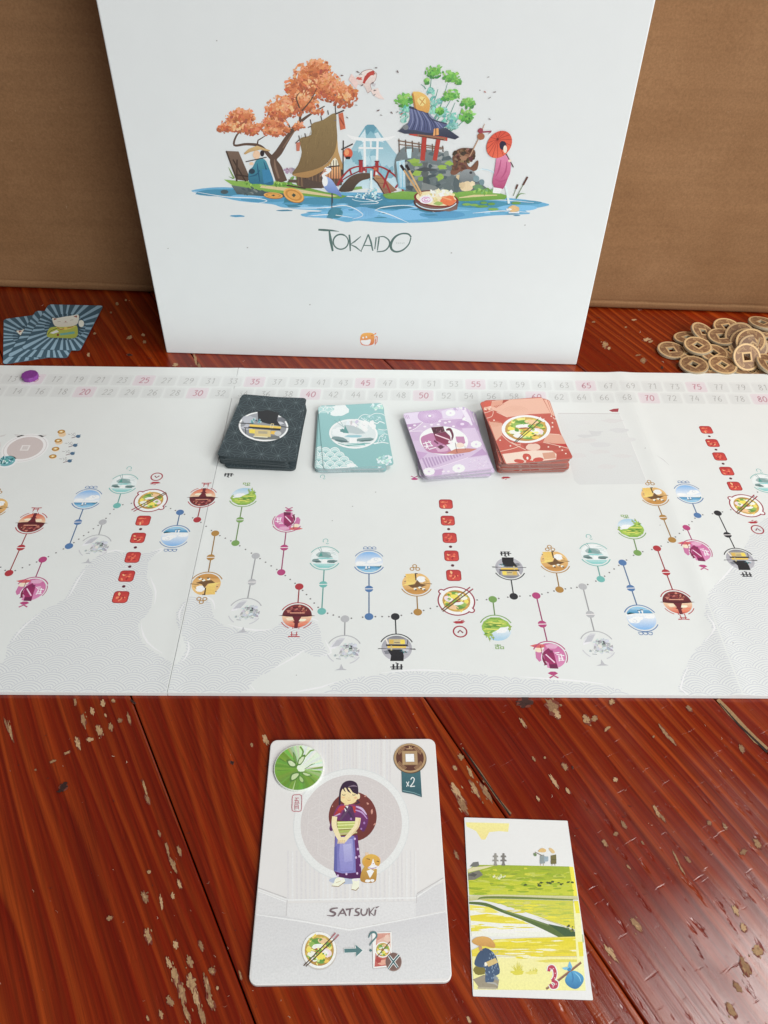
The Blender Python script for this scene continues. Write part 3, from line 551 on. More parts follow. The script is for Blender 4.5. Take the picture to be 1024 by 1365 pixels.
# --- parasol and pink robe
P(catmull([(720, 578), (752, 570), (788, 600), (790, 660), (775, 700), (752, 752), (715, 752), (695, 720), (708, 650)], 3, True), (216, 132, 172), (170, 62, 112))
for pts in [[(740, 600), (730, 650), (712, 690)], [(770, 610), (765, 660), (740, 700)], [(705, 700), (740, 715), (775, 700)]]: ST(pts, [3, 9, 3], (176, 76, 124), smooth=3)
P([(700, 745), (745, 752), (735, 778), (697, 775)], (236, 226, 230)); EL(762, 540, 12, 24, (240, 214, 196)); BL(746, 526, 20, 25, (48, 42, 64), .08); ST([(762, 560), (806, 640)], 5, (80, 56, 56)); EL(786, 606, 9, 7, (236, 204, 186))
EL(731, 520, 60, 78, (206, 70, 46), 38, 36, col2=(222, 96, 62)); 
for i in range(14):
    t = 2*pi*i/14; c_, s_ = cos(radians(38)), sin(radians(38)); x, y = 60*cos(t), 78*sin(t); ST([(722, 492), (731+x*c_-y*s_, 520+x*s_+y*c_)], [2, 2.5], (156, 40, 34))
BL(750, 525, 18, 24, (48, 42, 64), .06); EL(762, 545, 10, 20, (240, 214, 196)); EL(722, 492, 6, 6, (110, 40, 36))
# --- plants, lily pads, drifting petals
for x, y, rx in [(640, 845, 34), (700, 860, 28), (600, 838, 22), (560, 835, 24), (690, 832, 20), (820, 828, 24), (650, 826, 18)]: EL(x, y, rx, 7, a.rng.choice([(120, 170, 74), (98, 152, 64)]))
for p, q in [((820, 800), (880, 690)), ((805, 790), (828, 730))]: ST([p, q], 3, (96, 120, 70)); ST([(p[0]*.4+q[0]*.6, p[1]*.4+q[1]*.6), q], 9, (92, 56, 46))
ST([(820, 805), (840, 780), (870, 780)], [5, 5, 1], (96, 140, 70), smooth=3); BL(808, 858, 28, 18, (214, 178, 120), .12); ST([(780, 878), (836, 878)], 6, (226, 238, 242)); BL(783, 860, 14, 6, (230, 240, 244), .3)
for i in range(34):
    x, y = a.rng.uniform(-160, 760), a.rng.uniform(90, 470)
    if 260 < x < 600 and y < 400: continue
    BL(x, y, 8, 3.5, a.rng.choice([(120, 110, 110), (170, 110, 100), (150, 150, 150), (110, 90, 90)]), .4, 7, a.rng.uniform(-60, 60))
link('illustration', a.mesh('illustration', M_print, faxis), gb)
# --- lettering
a = Art(face, (208, 216, 218), BOXW).zoom(400, 290, 620); g = (78, 108, 104); ST = a.stroke
ST([(114, 75), (150, 77), (200, 80), (243, 86)], [11, 14, 10, 2], g); ST([(182, 84), (190, 140), (203, 208)], [10, 18, 12], g); a.arc(253, 150, 47, 46, -60, 300, 7, g, n=40, w2=10)
ST([(306, 106), (310, 150), (312, 208)], [10, 12, 7], g); ST([(378, 116), (340, 148), (312, 166), (345, 182), (383, 212)], [4, 9, 8, 9, 4], g); ST([(380, 206), (405, 150), (424, 104)], [5, 8, 8], g); ST([(424, 104), (440, 150), (452, 206)], [8, 11, 8], g); ST([(398, 172), (444, 174)], 6, g)
ST([(473, 122), (464, 196)], [9, 6], g); ST([(492, 116), (486, 160), (480, 205)], [8, 9, 6], g); ST([(480, 122), (520, 118), (552, 142), (553, 175), (525, 205), (476, 212)], [4, 7, 9, 9, 8, 6], g, smooth=5)
ST([(690, 122), (672, 102), (630, 100), (590, 120), (565, 160), (568, 195), (597, 212), (640, 200), (675, 165), (688, 125)], [9, 10, 9, 12, 16, 14, 11, 9, 8, 7], g, smooth=5)
for i, x in enumerate((600, 612, 622, 634, 645)): ST([(x, 153), (x+1, 164)], 3, (176, 190, 188)); ST([(x-4, 156+i % 2*4), (x+5, 156+i % 2*4)], 2.5, (176, 190, 188))
link('title_lettering', a.mesh('title_lettering', M_flatprint, faxis), gb)
a = Art(face, (208, 216, 218), BOXW).zoom(400, 290, 620)
a.poly(catmull([(376, 735), (392, 718), (430, 714), (455, 720), (462, 740), (460, 775), (445, 790), (405, 794), (380, 786), (373, 760)], 4, True), (236, 168, 62), (206, 104, 66)); a.poly(catmull([(378, 762), (410, 760), (438, 756), (432, 785), (410, 790), (386, 783)], 4, True), (236, 240, 238))
for x, y in ((392, 745), (412, 741)): a.ell(x, y, 5, 6, (240, 240, 232))
a.stroke([(455, 728), (472, 718)], [3, 9], (216, 128, 60)); a.stroke([(462, 742), (480, 738)], [4, 8], (216, 128, 60)); a.stroke([(470, 750), (466, 785)], 6, (206, 110, 74)); a.stroke([(480, 740), (478, 770), (464, 792)], [5, 5, 2], (206, 110, 74)); a.ell(446, 732, 6, 4, (206, 110, 60))
link('emblem', a.mesh('emblem', M_flatprint, faxis), gb)
a = Art(face, (208, 216, 218), BOXW)
for x, y in ((289, 54), (413, 406), (602, 337), (224, 331), (330, 330), (640, 120), (700, 300)): a.blob(x, y, 1.1, .7, (150, 150, 150), .3, 7)
link('scuff_mark', a.mesh('scuff_mark', M_flatprint, faxis), gb)['kind'] = 'stuff'

# ================================================================ GAME BOARD (three hinged panels)
TB = .0022
fl = (T(319, 492, TB)+T(220.5, 929, TB))/2; BR_ = radians(1.25); PN = .266
bex = Vector((cos(BR_), sin(BR_), 0)); bey = Vector((-sin(BR_), cos(BR_), 0))
bo = fl+bex*PN/2; bo.z = 0
board = tag(empty('game_board', bo, BR_), 'long white folding game board with a score track and coloured stops along a dotted road', 'game board')
def bmap(x, y): p = T(x, y, TB)-bo; return (p.dot(bex), p.dot(bey))
panels = []; YF = -PN/2+.0034
def fold(u): return .00055*math.exp(-((u-PN/2)/.0062)**2)+.0002*math.exp(-((u+PN/2)/.004)**2)
for i, (x0, x1) in enumerate(((-PN/2-PN, -PN/2-.0003), (-PN/2, PN/2-.00002), (PN/2, PN/2+PN))):
    w = x1-x0; cx = (x0+x1)/2
    bm = bmesh.new(); us = sorted({round(x0+w*q/20, 6) for q in range(21)} | {round(f+d*.0008, 6) for f in (-PN/2, PN/2) for d in range(-22, 23) if x0 < f+d*.0008 < x1})
    gx = [[bm.verts.new((q-cx, yy, zz+(fold(q) if zz else 0))) for yy, zz in ((YF, 0), (YF, TB), (PN/2, TB), (PN/2, 0))] for q in us]
    for a_, b_ in zip(gx, gx[1:]):
        for q in range(4): bm.faces.new((a_[q], b_[q], b_[(q+1) % 4], a_[(q+1) % 4])).material_index = 0 if q == 1 else 1
    bm.faces.new(gx[0]).material_index = 1; bm.faces.new(gx[-1]).material_index = 1; bmesh.ops.recalc_face_normals(bm, faces=bm.faces)
    o = link('panel', mesh_bm('panel', bm, [M_board, M_edge]), board, (cx, 0, 0)); panels.append((o, x0, x1, cx))
def panel_at(u): return panels[0] if u < -PN/2-.00015 else panels[1] if u < PN/2 else panels[2]
BWH = (212, 218, 215)
# grey wave pattern of the sea
R = .0094; arcs = []
for q in (.96, .82, .68, .54, .40, .26, .12):
    run = []
    for i in range(33):
        t = pi*i/32; x, y = q*cos(t), q*sin(t)
        hid = any((x-cx)**2+(y-cy)**2 < 1 for cx, cy in ((1, -.5), (-1, -.5), (0, -1)))
        if hid:
            if len(run) > 1: arcs.append(run)
            run = []
        else: run.append((x, y))
    if len(run) > 1: arcs.append(run)
sea = [[(-60, 930), (-60, 905), (0, 888), (12, 858), (30, 835), (60, 812), (85, 800), (100, 775), (115, 755), (130, 742), (150, 735), (172, 738), (200, 736), (214, 733), (200, 747), (197, 770), (204, 790), (200, 815), (185, 832), (193, 858), (222, 878), (238, 884), (248, 868), (245, 850), (237, 832), (236, 818), (248, 800), (262, 795), (280, 802), (285, 820), (300, 834), (340, 842), (365, 838), (378, 829), (410, 826), (425, 834), (430, 855), (438, 872), (420, 875), (405, 868), (385, 880), (350, 900), (330, 915), (305, 931)],
       [(405, 931), (425, 918), (460, 907), (505, 899), (560, 895), (640, 899), (690, 904), (760, 909), (820, 917), (852, 931)],
       [(1080, 660), (1040, 680), (1010, 700), (988, 740), (965, 768), (946, 790), (940, 820), (950, 840), (930, 865), (915, 890), (918, 931), (1080, 931)]]
seau = [[bmap(*p) for p in catmull(s, 3, True)] for s in sea]
def inside(p, poly):
    c = False; x, y = p
    for i in range(len(poly)):
        (x1, y1), (x2, y2) = poly[i-1], poly[i]
        if (y1 > y) != (y2 > y) and x < (x2-x1)*(y-y1)/(y2-y1)+x1: c = not c
    return c
ident = lambda x, y: (x, y)
for o, x0, x1, cx0 in panels:
    A = Art(lambda x, y, c=cx0: (x-c, y), BWH, BOARDW, clip=[(x0-cx0+.0004, YF+.0004), (x1-cx0-.0004, YF+.0004), (x1-cx0-.0004, PN/2-.0005), (x0-cx0+.0004, PN/2-.0005)])
    A.k += 1; k = A.k
    for j in range(60):
        yc = -PN/2-.004+j*R/2
        for i in range(-60, 61):
            xc = i*2*R+(R if j % 2 else 0)
            if not (x0-R < xc < x1+R): continue
            if not any(inside((xc+dx, yc+dy), s) for s in seau for dx, dy in ((0, R*.8), (-R, 0), (R, 0))): continue
            for run in arcs:
                for p, q in zip(run, run[1:]):
                    if not any(inside((xc+p[0]*R, yc+p[1]*R), s) for s in seau): continue
                    l = math.hypot(*p); w = .00026/R/l
                    A.poly([(xc+p[0]*R*(1-w), yc+p[1]*R*(1-w)), (xc+p[0]*R*(1+w), yc+p[1]*R*(1+w)), (xc+q[0]*R*(1+w), yc+q[1]*R*(1+w)), (xc+q[0]*R*(1-w), yc+q[1]*R*(1-w))], (193, 199, 203), k=k)
    for s in seau:        # pale surf line along the coast
        for i in range(0, len(s)-4, 9): A.stroke([(p[0]+.0012, p[1]+.0008) for p in s[i:i+6]], [.0002, .0011, .0003], (222, 226, 226))
    link('sea_print', A.mesh('sea_print', M_flatprint), o, (0, 0, TB))
# score track
def bart(clip=None): return Art(None, BWH, BOARDW, clip)
tracks = {}
def in_panel(u):
    o, x0, x1, cx = panel_at(u); return o, cx
def track(num, px, py, hi, show=True):
    u, v = bmap(px, py); o, cx = in_panel(u)
    A = tracks.setdefault(o.name, (o, Art(lambda x, y, c=cx: (x-c, y), BWH, BOARDW)))[1]
    tile = [(u+.0004*0+x+y*.06, v+y) for x, y in rrect(.0138, .0122, .0016, 3)]
    A.poly(tile, (207, 213, 210) if not hi else (211, 206, 208)); A.poly([(u+x, v+y-.0005) for x, y in rrect(.0122, .0098, .0012, 3)], (203, 209, 206) if not hi else (208, 201, 204))
    if show:
        old = A.pre; A.pre = lambda x, y: (x, -y)
        glyphs(A, str(num), u, -v-.0032, .0027, .0062, .00052 if not hi else .00075, (168, 171, 168) if not hi else (184, 134, 146), .28, .10); A.pre = old
for i in range(-6, 40):
    n = 13+2*i; x = 15.5+29.45*i
    track(n, x, 504.8+.0118*x, n % 5 == 0)
    n = 14+2*i; x = 22.5+30.1*i
    track(n, x, 521.2+.0108*x, n % 5 == 0)
for o, A in tracks.values(): link('score_track_print', A.mesh('score_track_print', M_flatprint), o, (0, 0, TB))

# stops of the road
CL = dict(temple=(172, 44, 54), sea=(74, 118, 168), village=(170, 126, 48), spring=(98, 178, 170), mountain=(172, 176, 178), farm=(112, 156, 76), encounter=(176, 60, 118), shop=(44, 46, 50), inn=(150, 36, 60))
def icon(A, kind, dn):
    """unit circle, y up (away from the road when dn is False)"""
    c = CL[kind]; P, E, B, S_, V = A.poly, A.ell, A.blob, A.stroke, A.leaves
    def cc(): return [(cos(2*pi*i/36), sin(2*pi*i/36)) for i in range(36)]
    def cap(y0, y1, col, col2=None):     # slice of the disc between two heights
        pts = []
        for i in range(41):
            y = y0+(y1-y0)*i/40; pts.append((math.sqrt(max(0, 1-y*y)), y))
        P(pts+[(-x, y) for x, y in reversed(pts)], col, col2)
    if kind == 'temple':
        cap(-.05, 1, (244, 200, 160), (206, 78, 52)); B(-.35, .35, .3, .12, (250, 226, 196), .2); B(.45, .25, .28, .14, (248, 214, 180), .2)
        for i in range(5): B(A.rng.uniform(-.6, .6), A.rng.uniform(.45, .8), .25, .05, (226, 120, 84), .3, 9)
        cap(-1, -.05, (126, 44, 46), (96, 36, 44)); V(0, -.5, .7, .35, 26, .12, [(150, 66, 60), (84, 28, 36), (176, 96, 84), (190, 120, 100)])
        P([(-1.25, -.02), (-.7, .06), (0, .1), (.7, .06), (1.25, -.02), (.7, -.08), (0, -.06), (-.7, -.08)], (80, 30, 38)); P([(-.32, .05), (.32, .05), (.14, .45), (.26, .5), (.12, .62), (.12, 1.05), (-.12, 1.05), (-.12, .62), (-.26, .5), (-.14, .45)], (104, 34, 44))
        S_([(-.5, -.25), (.5, -.25)], .08, (214, 150, 120)); S_([(-.35, -.7), (.35, -.7)], .07, (70, 26, 34)); S_([(-.2, 1.1), (-.2, .9)], .06, c); S_([(.2, 1.1), (.2, .9)], .06, c)
    elif kind == 'sea':
        cap(-.35, 1, (226, 234, 238), (108, 172, 226)); B(.5, .2, .42, .24, (236, 240, 242), .15); B(.2, 0, .4, .16, (230, 237, 241), .2); B(-.6, -.1, .35, .14, (232, 238, 241), .2); A.arc(.5, .25, .13, .12, 0, 300, .05, (196, 206, 216))
        cap(-1, -.42, (140, 200, 228), (60, 140, 186)); P([(.3, -.42), (.9, -.42), (.88, -.3), (.7, -.55)], (36, 124, 150)); S_([(-.8, -.55), (.3, -.52)], [.02, .12, .02], (46, 122, 172)); P([(-.28, -.66), (-.2, -.3), (-.12, -.66)], (240, 242, 242)); P([(-.06, -.62), (.02, -.36), (.08, -.62)], (240, 242, 242)); S_([(-.3, -.72), (-.08, -.72)], .07, (50, 80, 100)); S_([(-.08, -.66), (.12, -.66)], .06, (50, 80, 100))
        S_([(-.7, -.75), (.5, -.8)], [.02, .07, .02], (226, 238, 242))
    elif kind == 'farm':
        cap(-.2, 1, (226, 234, 236), (150, 196, 220)); B(-.3, .15, .4, .22, (236, 240, 240), .2)
        gs = [(110, 160, 50), (150, 190, 60), (196, 208, 70), (90, 140, 46), (214, 214, 80)]
        P([(-.97, -.25), (-.6, -.12), (-.3, -.1), (0, .15), (.25, .3), (.45, .5), (.6, .85), (.72, .6), (.97, .1), (.98, -.2), (.8, -.6), (.3, -.95), (-.3, -.95), (-.8, -.6)], (126, 172, 54), (160, 196, 62))
        for i in range(26): B(A.rng.uniform(-.6, .6), A.rng.uniform(-.85, .1), A.rng.uniform(.15, .4), .05, A.rng.choice(gs), .25, 10, A.rng.uniform(-8, 8))
        for i in range(8): B(A.rng.uniform(.2, .8), A.rng.uniform(0, .5), .14, .05, A.rng.choice(gs), .3, 9, 20)
        for x, y in ((.55, .85), (.4, .55), (.75, .55), (-.85, .05), (-.95, -.15), (.3, .75)): S_([(x, y-.1), (x, y+.22)], [.08, .02], (96, 136, 50)); B(x, y, .1, .09, (140, 170, 60), .4, 8)
    elif kind == 'village':
        cap(-1, .35, (196, 140, 60), (224, 184, 110)); cap(.35, .95, (224, 186, 112), (216, 172, 92)); B(.35, .4, .34, .3, (240, 238, 228), .08); P([(.7, .1), (.6, .5), (.9, .2)], (200, 160, 84)); cap(-1, -.55, (200, 146, 62), (186, 132, 54))
        P([(-.75, .9), (-.1, .95), (0, .7), (0, .3), (-.2, -.1), (-1.05, -.2), (-.7, 0), (-.68, .5)], (238, 206, 100), (228, 190, 84))
        for i in range(6): S_([(-.66, .15+i*.14), (-.08, .2+i*.12)], [.02, .05, .02], (206, 160, 62))
        P([(-.6, -.15), (-.1, -.05), (.08, .35), (.3, 0), (.75, -.1), (.4, -.3), (-.3, -.4)], (110, 80, 46)); P([(-.08, .98), (.14, .98), (.12, .9), (.02, .9), (.04, .3), (-.05, .3)], (80, 60, 42)); S_([(.5, .05), (1.1, -.02)], .07, (140, 104, 52))
        for x, y in ((-.1, -.5), (.25, -.38), (.5, -.5)): B(x, y, .12, .1, (238, 232, 214), .2); B(x+.06, y-.07, .08, .06, (80, 62, 48), .2)
        S_([(-.82, .65), (-.72, .68)], .06, (90, 70, 50)); S_([(-.85, .2), (-.72, .22)], .06, (90, 70, 50))
    elif kind == 'spring':
        cap(-1, 1, (206, 222, 220), (222, 230, 228)); B(-.1, .35, .55, .28, (150, 176, 174), .15); P([(-.5, .1), (-.3, .65), (.1, .5), (.6, .1), (.3, .05)], (126, 160, 158)); P([(-.45, .15), (-.3, .6), (-.15, .2)], (70, 150, 140))
        B(-.65, -.25, .3, .16, (110, 140, 138), .2); B(.55, -.3, .38, .13, (104, 136, 134), .2); B(-.5, -.36, .3, .08, (76, 104, 104), .2); B(.5, -.4, .3, .07, (70, 98, 98), .2); B(0, -.02, .6, .08, (130, 200, 198), .2); P([(-.12, -.1), (.15, -.1), (.2, -.6), (-.2, -.6)], (226, 240, 238)); cap(-.95, -.55, (120, 196, 192), (150, 206, 202)); S_([(-.6, -.65), (.6, -.68)], [.02, .07, .02], (226, 240, 238))
        for y in (.75, .55, .4): S_([(.2, y), (.55, y+.05), (.85, y-.12)], [.02, .06, .02], (176, 198, 196), smooth=3)
        S_([(-.3, .6), (-.55, 1.05)], .04, (130, 160, 160)); S_([(-.22, .6), (-.38, 1.15)], .04, (130, 160, 160))
    elif kind == 'mountain':
        P([(-.05, -.95), (.3, -.95), (.8, -.55), (.98, 0), (.6, -.1), (.2, -.5)], (196, 200, 204), (222, 226, 228)); P([(.02, -.85), (.5, -.75), (.85, -.2), (.35, -.3)], (182, 186, 192))
        B(-.3, .05, .6, .55, (208, 214, 213), .2, 18); V(-.3, .05, .6, .55, 90, .15, [(172, 182, 182), (192, 201, 200), (156, 168, 168), (206, 213, 212), (184, 200, 197)]); V(-.7, .2, .2, .22, 14, .1, [(136, 146, 148), (170, 178, 180)]); V(.3, .4, .3, .2, 12, .08, [(160, 168, 172), (196, 200, 204)]); S_([(.2, .75), (.5, .72)], .05, (150, 156, 160)); B(-.75, .65, .14, .1, (206, 210, 212), .2)
    elif kind == 'encounter':
        P([p for p in cc() if p[0] < .35], (196, 96, 152), (208, 132, 176)); P([(.35, -.5), (.95, -.3), (.98, .2), (.8, .5), (.4, .2)], (196, 110, 158)); B(-.2, -.75, .4, .2, (214, 160, 190), .15)
        P([(-.35, 1.0), (.2, .98), (.22, .55), (.45, .4), (.4, -.3), (.05, -.6), (-.25, -.2), (-.3, .5)], (132, 32, 84), (162, 40, 100)); P([(-.35, 1.02), (.18, 1.0), (.18, .68), (-.3, .66)], (112, 30, 76)); S_([(-.2, .55), (.3, -.1)], .09, (232, 196, 216)); S_([(.42, .75), (.55, .1), (.35, -.3)], [.22, .14, .05], (120, 32, 70), smooth=3); S_([(.52, .7), (.62, .2), (.42, -.4)], .06, (240, 220, 230), smooth=3)
        for pts in [[(-.85, .35), (-.55, .35)], [(-.8, .2), (-.5, .2)], [(-.75, .4), (-.7, -.15)], [(-.5, .45), (-.55, 0)], [(-.9, .0), (-.4, -.1)], [(-.62, -.25), (-.3, -.2)]]: S_(pts, .07, (244, 226, 236))
        B(-.1, -.35, .14, .1, (120, 40, 84), .3); B(.7, -.45, .26, .2, (238, 214, 186), .1); P([(.2, -.75), (.5, -.6), (.9, -.62), (1.25, -.78), (.8, -.92), (.35, -.9)], (206, 92, 92)); S_([(.5, .1), (.55, -.8)], .04, (120, 50, 70))
    elif kind == 'shop':
        cap(-1, 1, (150, 152, 160), (176, 178, 184)); B(-.55, .1, .3, .2, (196, 198, 204), .3); B(.6, .3, .25, .15, (120, 124, 132), .3); cap(-1, -.7, (120, 122, 128), (140, 142, 148))
        P([(-.42, 1.02), (.44, 1.02), (.38, .6), (.62, .1), (-.35, .1), (-.45, .6)], (40, 40, 44), (34, 34, 38)); P([(-1.25, .12), (-.4, .06), (.4, .04), (1.25, .08), (1.2, .02), (-1.2, .03)], (36, 36, 40)); P([(-.6, 0), (.6, 0), (.62, -.16), (-.62, -.16)], (226, 190, 60)); P([(-.75, -.16), (.7, -.16), (.7, -.3), (-.7, -.3)], (44, 42, 44)); P([(-.55, -.32), (.5, -.32), (.52, -.72), (-.5, -.72)], (196, 180, 120))
        P([(-.55, -.32), (-.25, -.32), (-.25, -.68), (-.55, -.66)], (240, 206, 50)); P([(.2, -.34), (.5, -.34), (.48, -.66), (.2, -.66)], (206, 170, 60)); S_([(-.2, -.45), (.15, -.45)], .06, (110, 100, 90)); S_([(.35, .18), (.35, -.2)], .1, (190, 180, 130)); S_([(-.7, -.3), (-.75, -.7)], .05, (60, 58, 58)); S_([(.55, -.3), (.7, -.72)], .1, (222, 216, 200)); V(-.45, .25, .25, .12, 12, .07, [(60, 130, 140), (90, 160, 166), (40, 60, 70)])
    elif kind == 'inn':
        A.arc(0, 0, 1.26, 1.26, 0, 360, .09, c, n=48); A.ell(0, 0, 1.2, 1.2, (226, 230, 228), n=40)
        for t in (140, -40):
            x, y = 1.28*cos(radians(t)), 1.28*sin(radians(t)); A.ell(x, y, .24, .24, c); A.ell(x, y, .15, .15, (222, 226, 224)); A.ell(x*.86, y*.86, .2, .2, (226, 230, 228))
        A.ell(0, 0, 1.12, 1.12, (236, 228, 206), n=40); old = A.sub(0, 0, 1.12, -1.12); noodle_bowl(A, 50); A.pre = old
        S_([(-1.2, -1.05), (1.0, .95)], .09, (96, 72, 42)); S_([(-1.0, -1.2), (1.08, .82)], .09, (110, 84, 46)); S_([(-1.25, -1.1), (-.9, -.78)], .09, c); S_([(-1.05, -1.25), (-.72, -.93)], .09, c)
    if kind != 'inn':
        A.arc(0, 0, 1.14, 1.14, 205, 335, .075, c, n=24)
        if kind in ('sea', 'temple', 'spring'): A.arc(0, 0, 1.14, 1.14, 28 if kind != 'temple' else 115, 152, .06, c, n=16)
        if kind == 'temple': A.arc(0, 0, 1.14, 1.14, 28, 65, .06, c, n=10)
        if kind == 'mountain': A.arc(0, 0, 1.14, 1.14, 20, 55, .07, (190, 194, 198), n=8); A.arc(0, 0, 1.14, 1.14, 110, 150, .07, (190, 194, 198), n=8)
        if kind == 'encounter': A.arc(0, 0, 1.1, 1.1, 150, 200, .06, c, n=8)
def mark(A, kind):      # little sign above a stop, about 1 x .6
    c = CL[kind]; S_ = A.stroke
    if kind == 'temple': S_([(-.55, .25), (0, .2), (.55, .25)], .12, c); S_([(-.35, .02), (.35, .02)], .08, c); S_([(-.2, .2), (-.25, -.35)], .09, c); S_([(.2, .2), (.25, -.35)], .09, c)
    elif kind == 'sea': 
        S_([(-.7, -.2), (.7, -.2)], .08, c)
        for x in (-.45, 0, .45): A.arc(x, -.05, .2, .17, -20, 240, .07, c, n=10)
    elif kind == 'village':
        for x, y in ((0, .25), (-.28, -.15), (.3, -.15)): A.arc(x, y, .2, .2, 0, 360, .1, c, n=14)
    elif kind == 'spring': A.arc(0, .1, .26, .3, -40, 220, .07, c, n=14); S_([(.05, -.2), (.2, -.35), (.35, -.25)], .07, c)
    elif kind == 'mountain': A.poly([(-.55, .25), (.6, .3), (.15, .1), (.02, -.4), (-.2, .1)], (176, 180, 184))
    elif kind == 'farm':
        for x in (-.35, .1): A.poly([(x, .2), (x+.36, .2), (x+.36, -.1), (x, -.1)], c); A.poly([(x+.08, .13), (x+.28, .13), (x+.28, -.03), (x+.08, -.03)], (206, 216, 196))
        S_([(-.1, -.25), (.5, -.25)], .1, c); S_([(.2, -.05), (.2, -.35)], .08, c)
    elif kind == 'encounter': S_([(-.4, .3), (0, .05), (.4, .32)], .14, c); A.poly([(-.45, -.2), (-.15, 0), (.2, 0), (.5, -.2), (.2, -.38), (-.2, -.38)], c)
    elif kind == 'shop':
        for x in (-.42, -.05, .3): S_([(x, .3), (x, -.3)], .16, c); S_([(x-.15, 0), (x+.3, .02)], .1, c)
        S_([(-.5, .22), (.5, .24)], .1, c); S_([(-.2, -.3), (.1, -.45)], .1, c)
    elif kind == 'inn': A.poly([(-.6, -.05), (-.3, .2), (.3, .22), (.6, .02), (.3, -.08), (-.3, -.1)], (172, 40, 52)); S_([(-.5, -.2), (-.2, -.14)], .08, (172, 40, 52)); S_([(-.15, -.3), (.1, -.2)], .08, (172, 40, 52))
STOPS = [('temple', (42, 697), (12, 764), (28, 730), (48, 679)), ('encounter', (41, 786), (57, 746), None, (32, 806)), ('sea', (116, 665), (92, 728), (104, 696), (122, 649)), ('mountain', (127, 728), (137, 696), None, (117, 748)), ('spring', (165, 645), (156, 674), None, (172, 625)),
 ('inn', (201, 667), None, None, (207, 644)), ('sea', (233, 715), (240, 683), None, (227, 734)), ('temple', (270, 663), (263, 693), None, (275, 646)), ('village', (275, 779), (287, 711), (281, 743), (269, 800)), ('farm', (325, 662), (314, 724), (320, 693), (328, 645)), ('mountain', (327, 815), (341, 741), (336, 776), (324, 840)),
 ('encounter', (383, 695), (375, 763), (379, 730), (385, 679)), ('temple', (396, 821), (399, 782), None, (392, 846)), ('spring', (433, 744), (429, 815), (431, 779), (434, 722)), ('mountain', (459, 866), (460, 825), None, (455, 890)), ('sea', (492, 749), (492, 822), (492, 785), (493, 730)), ('shop', (529, 864), (527, 822), None, (529, 889)),
 ('village', (555, 778), (557, 816), None, (553, 757)), ('inn', (608.5, 801), None, None, (612, 829)), ('farm', (662, 838), (657, 799), None, (667, 863)), ('shop', (679, 757), (685, 795), None, (674, 738)), ('encounter', (734, 874), (715, 794), (723, 832), (738, 900)), ('village', (739, 748), (746, 786), None, (733, 731)), ('mountain', (797, 860), (777, 782), (787, 819), (803, 884)),
 ('spring', (793, 739), (801, 772), None, (785, 716)), ('sea', (855, 824), (830, 750), (841, 784), (861, 845)), ('farm', (841, 704), (850, 737), None, (832, 688)), ('temple', (903, 803), (876, 731), (888, 763), (911, 823)), ('village', (872, 661), (896, 720), (884, 690), (866, 644)), ('encounter', (929, 735), (915, 704), None, (938, 757)), ('sea', (918, 658), (930, 687), None, (911, 642)),
 ('shop', (987, 746), (957, 684), (970, 713), (995, 766)), ('inn', (995, 674), None, None, (1004, 696)), ('spring', (1020, 644), None, None, (1012, 628)), ('village', (-8, 676), (-22, 740), None, (-3, 655))]
NAMES = dict(temple='temple_stop', sea='sea_stop', village='village_stop', spring='hot_spring_stop', mountain='mountain_stop', farm='rice_field_stop', encounter='traveller_stop', shop='shop_stop', inn='inn_stop')
roads = {o.name: (o, Art(lambda x, y, c=cx: (x-c, y), BWH, BOARDW)) for o, _, _, cx in panels}
def road(u): return roads[panel_at(u)[0].name][1]
RI = .0074
path = []
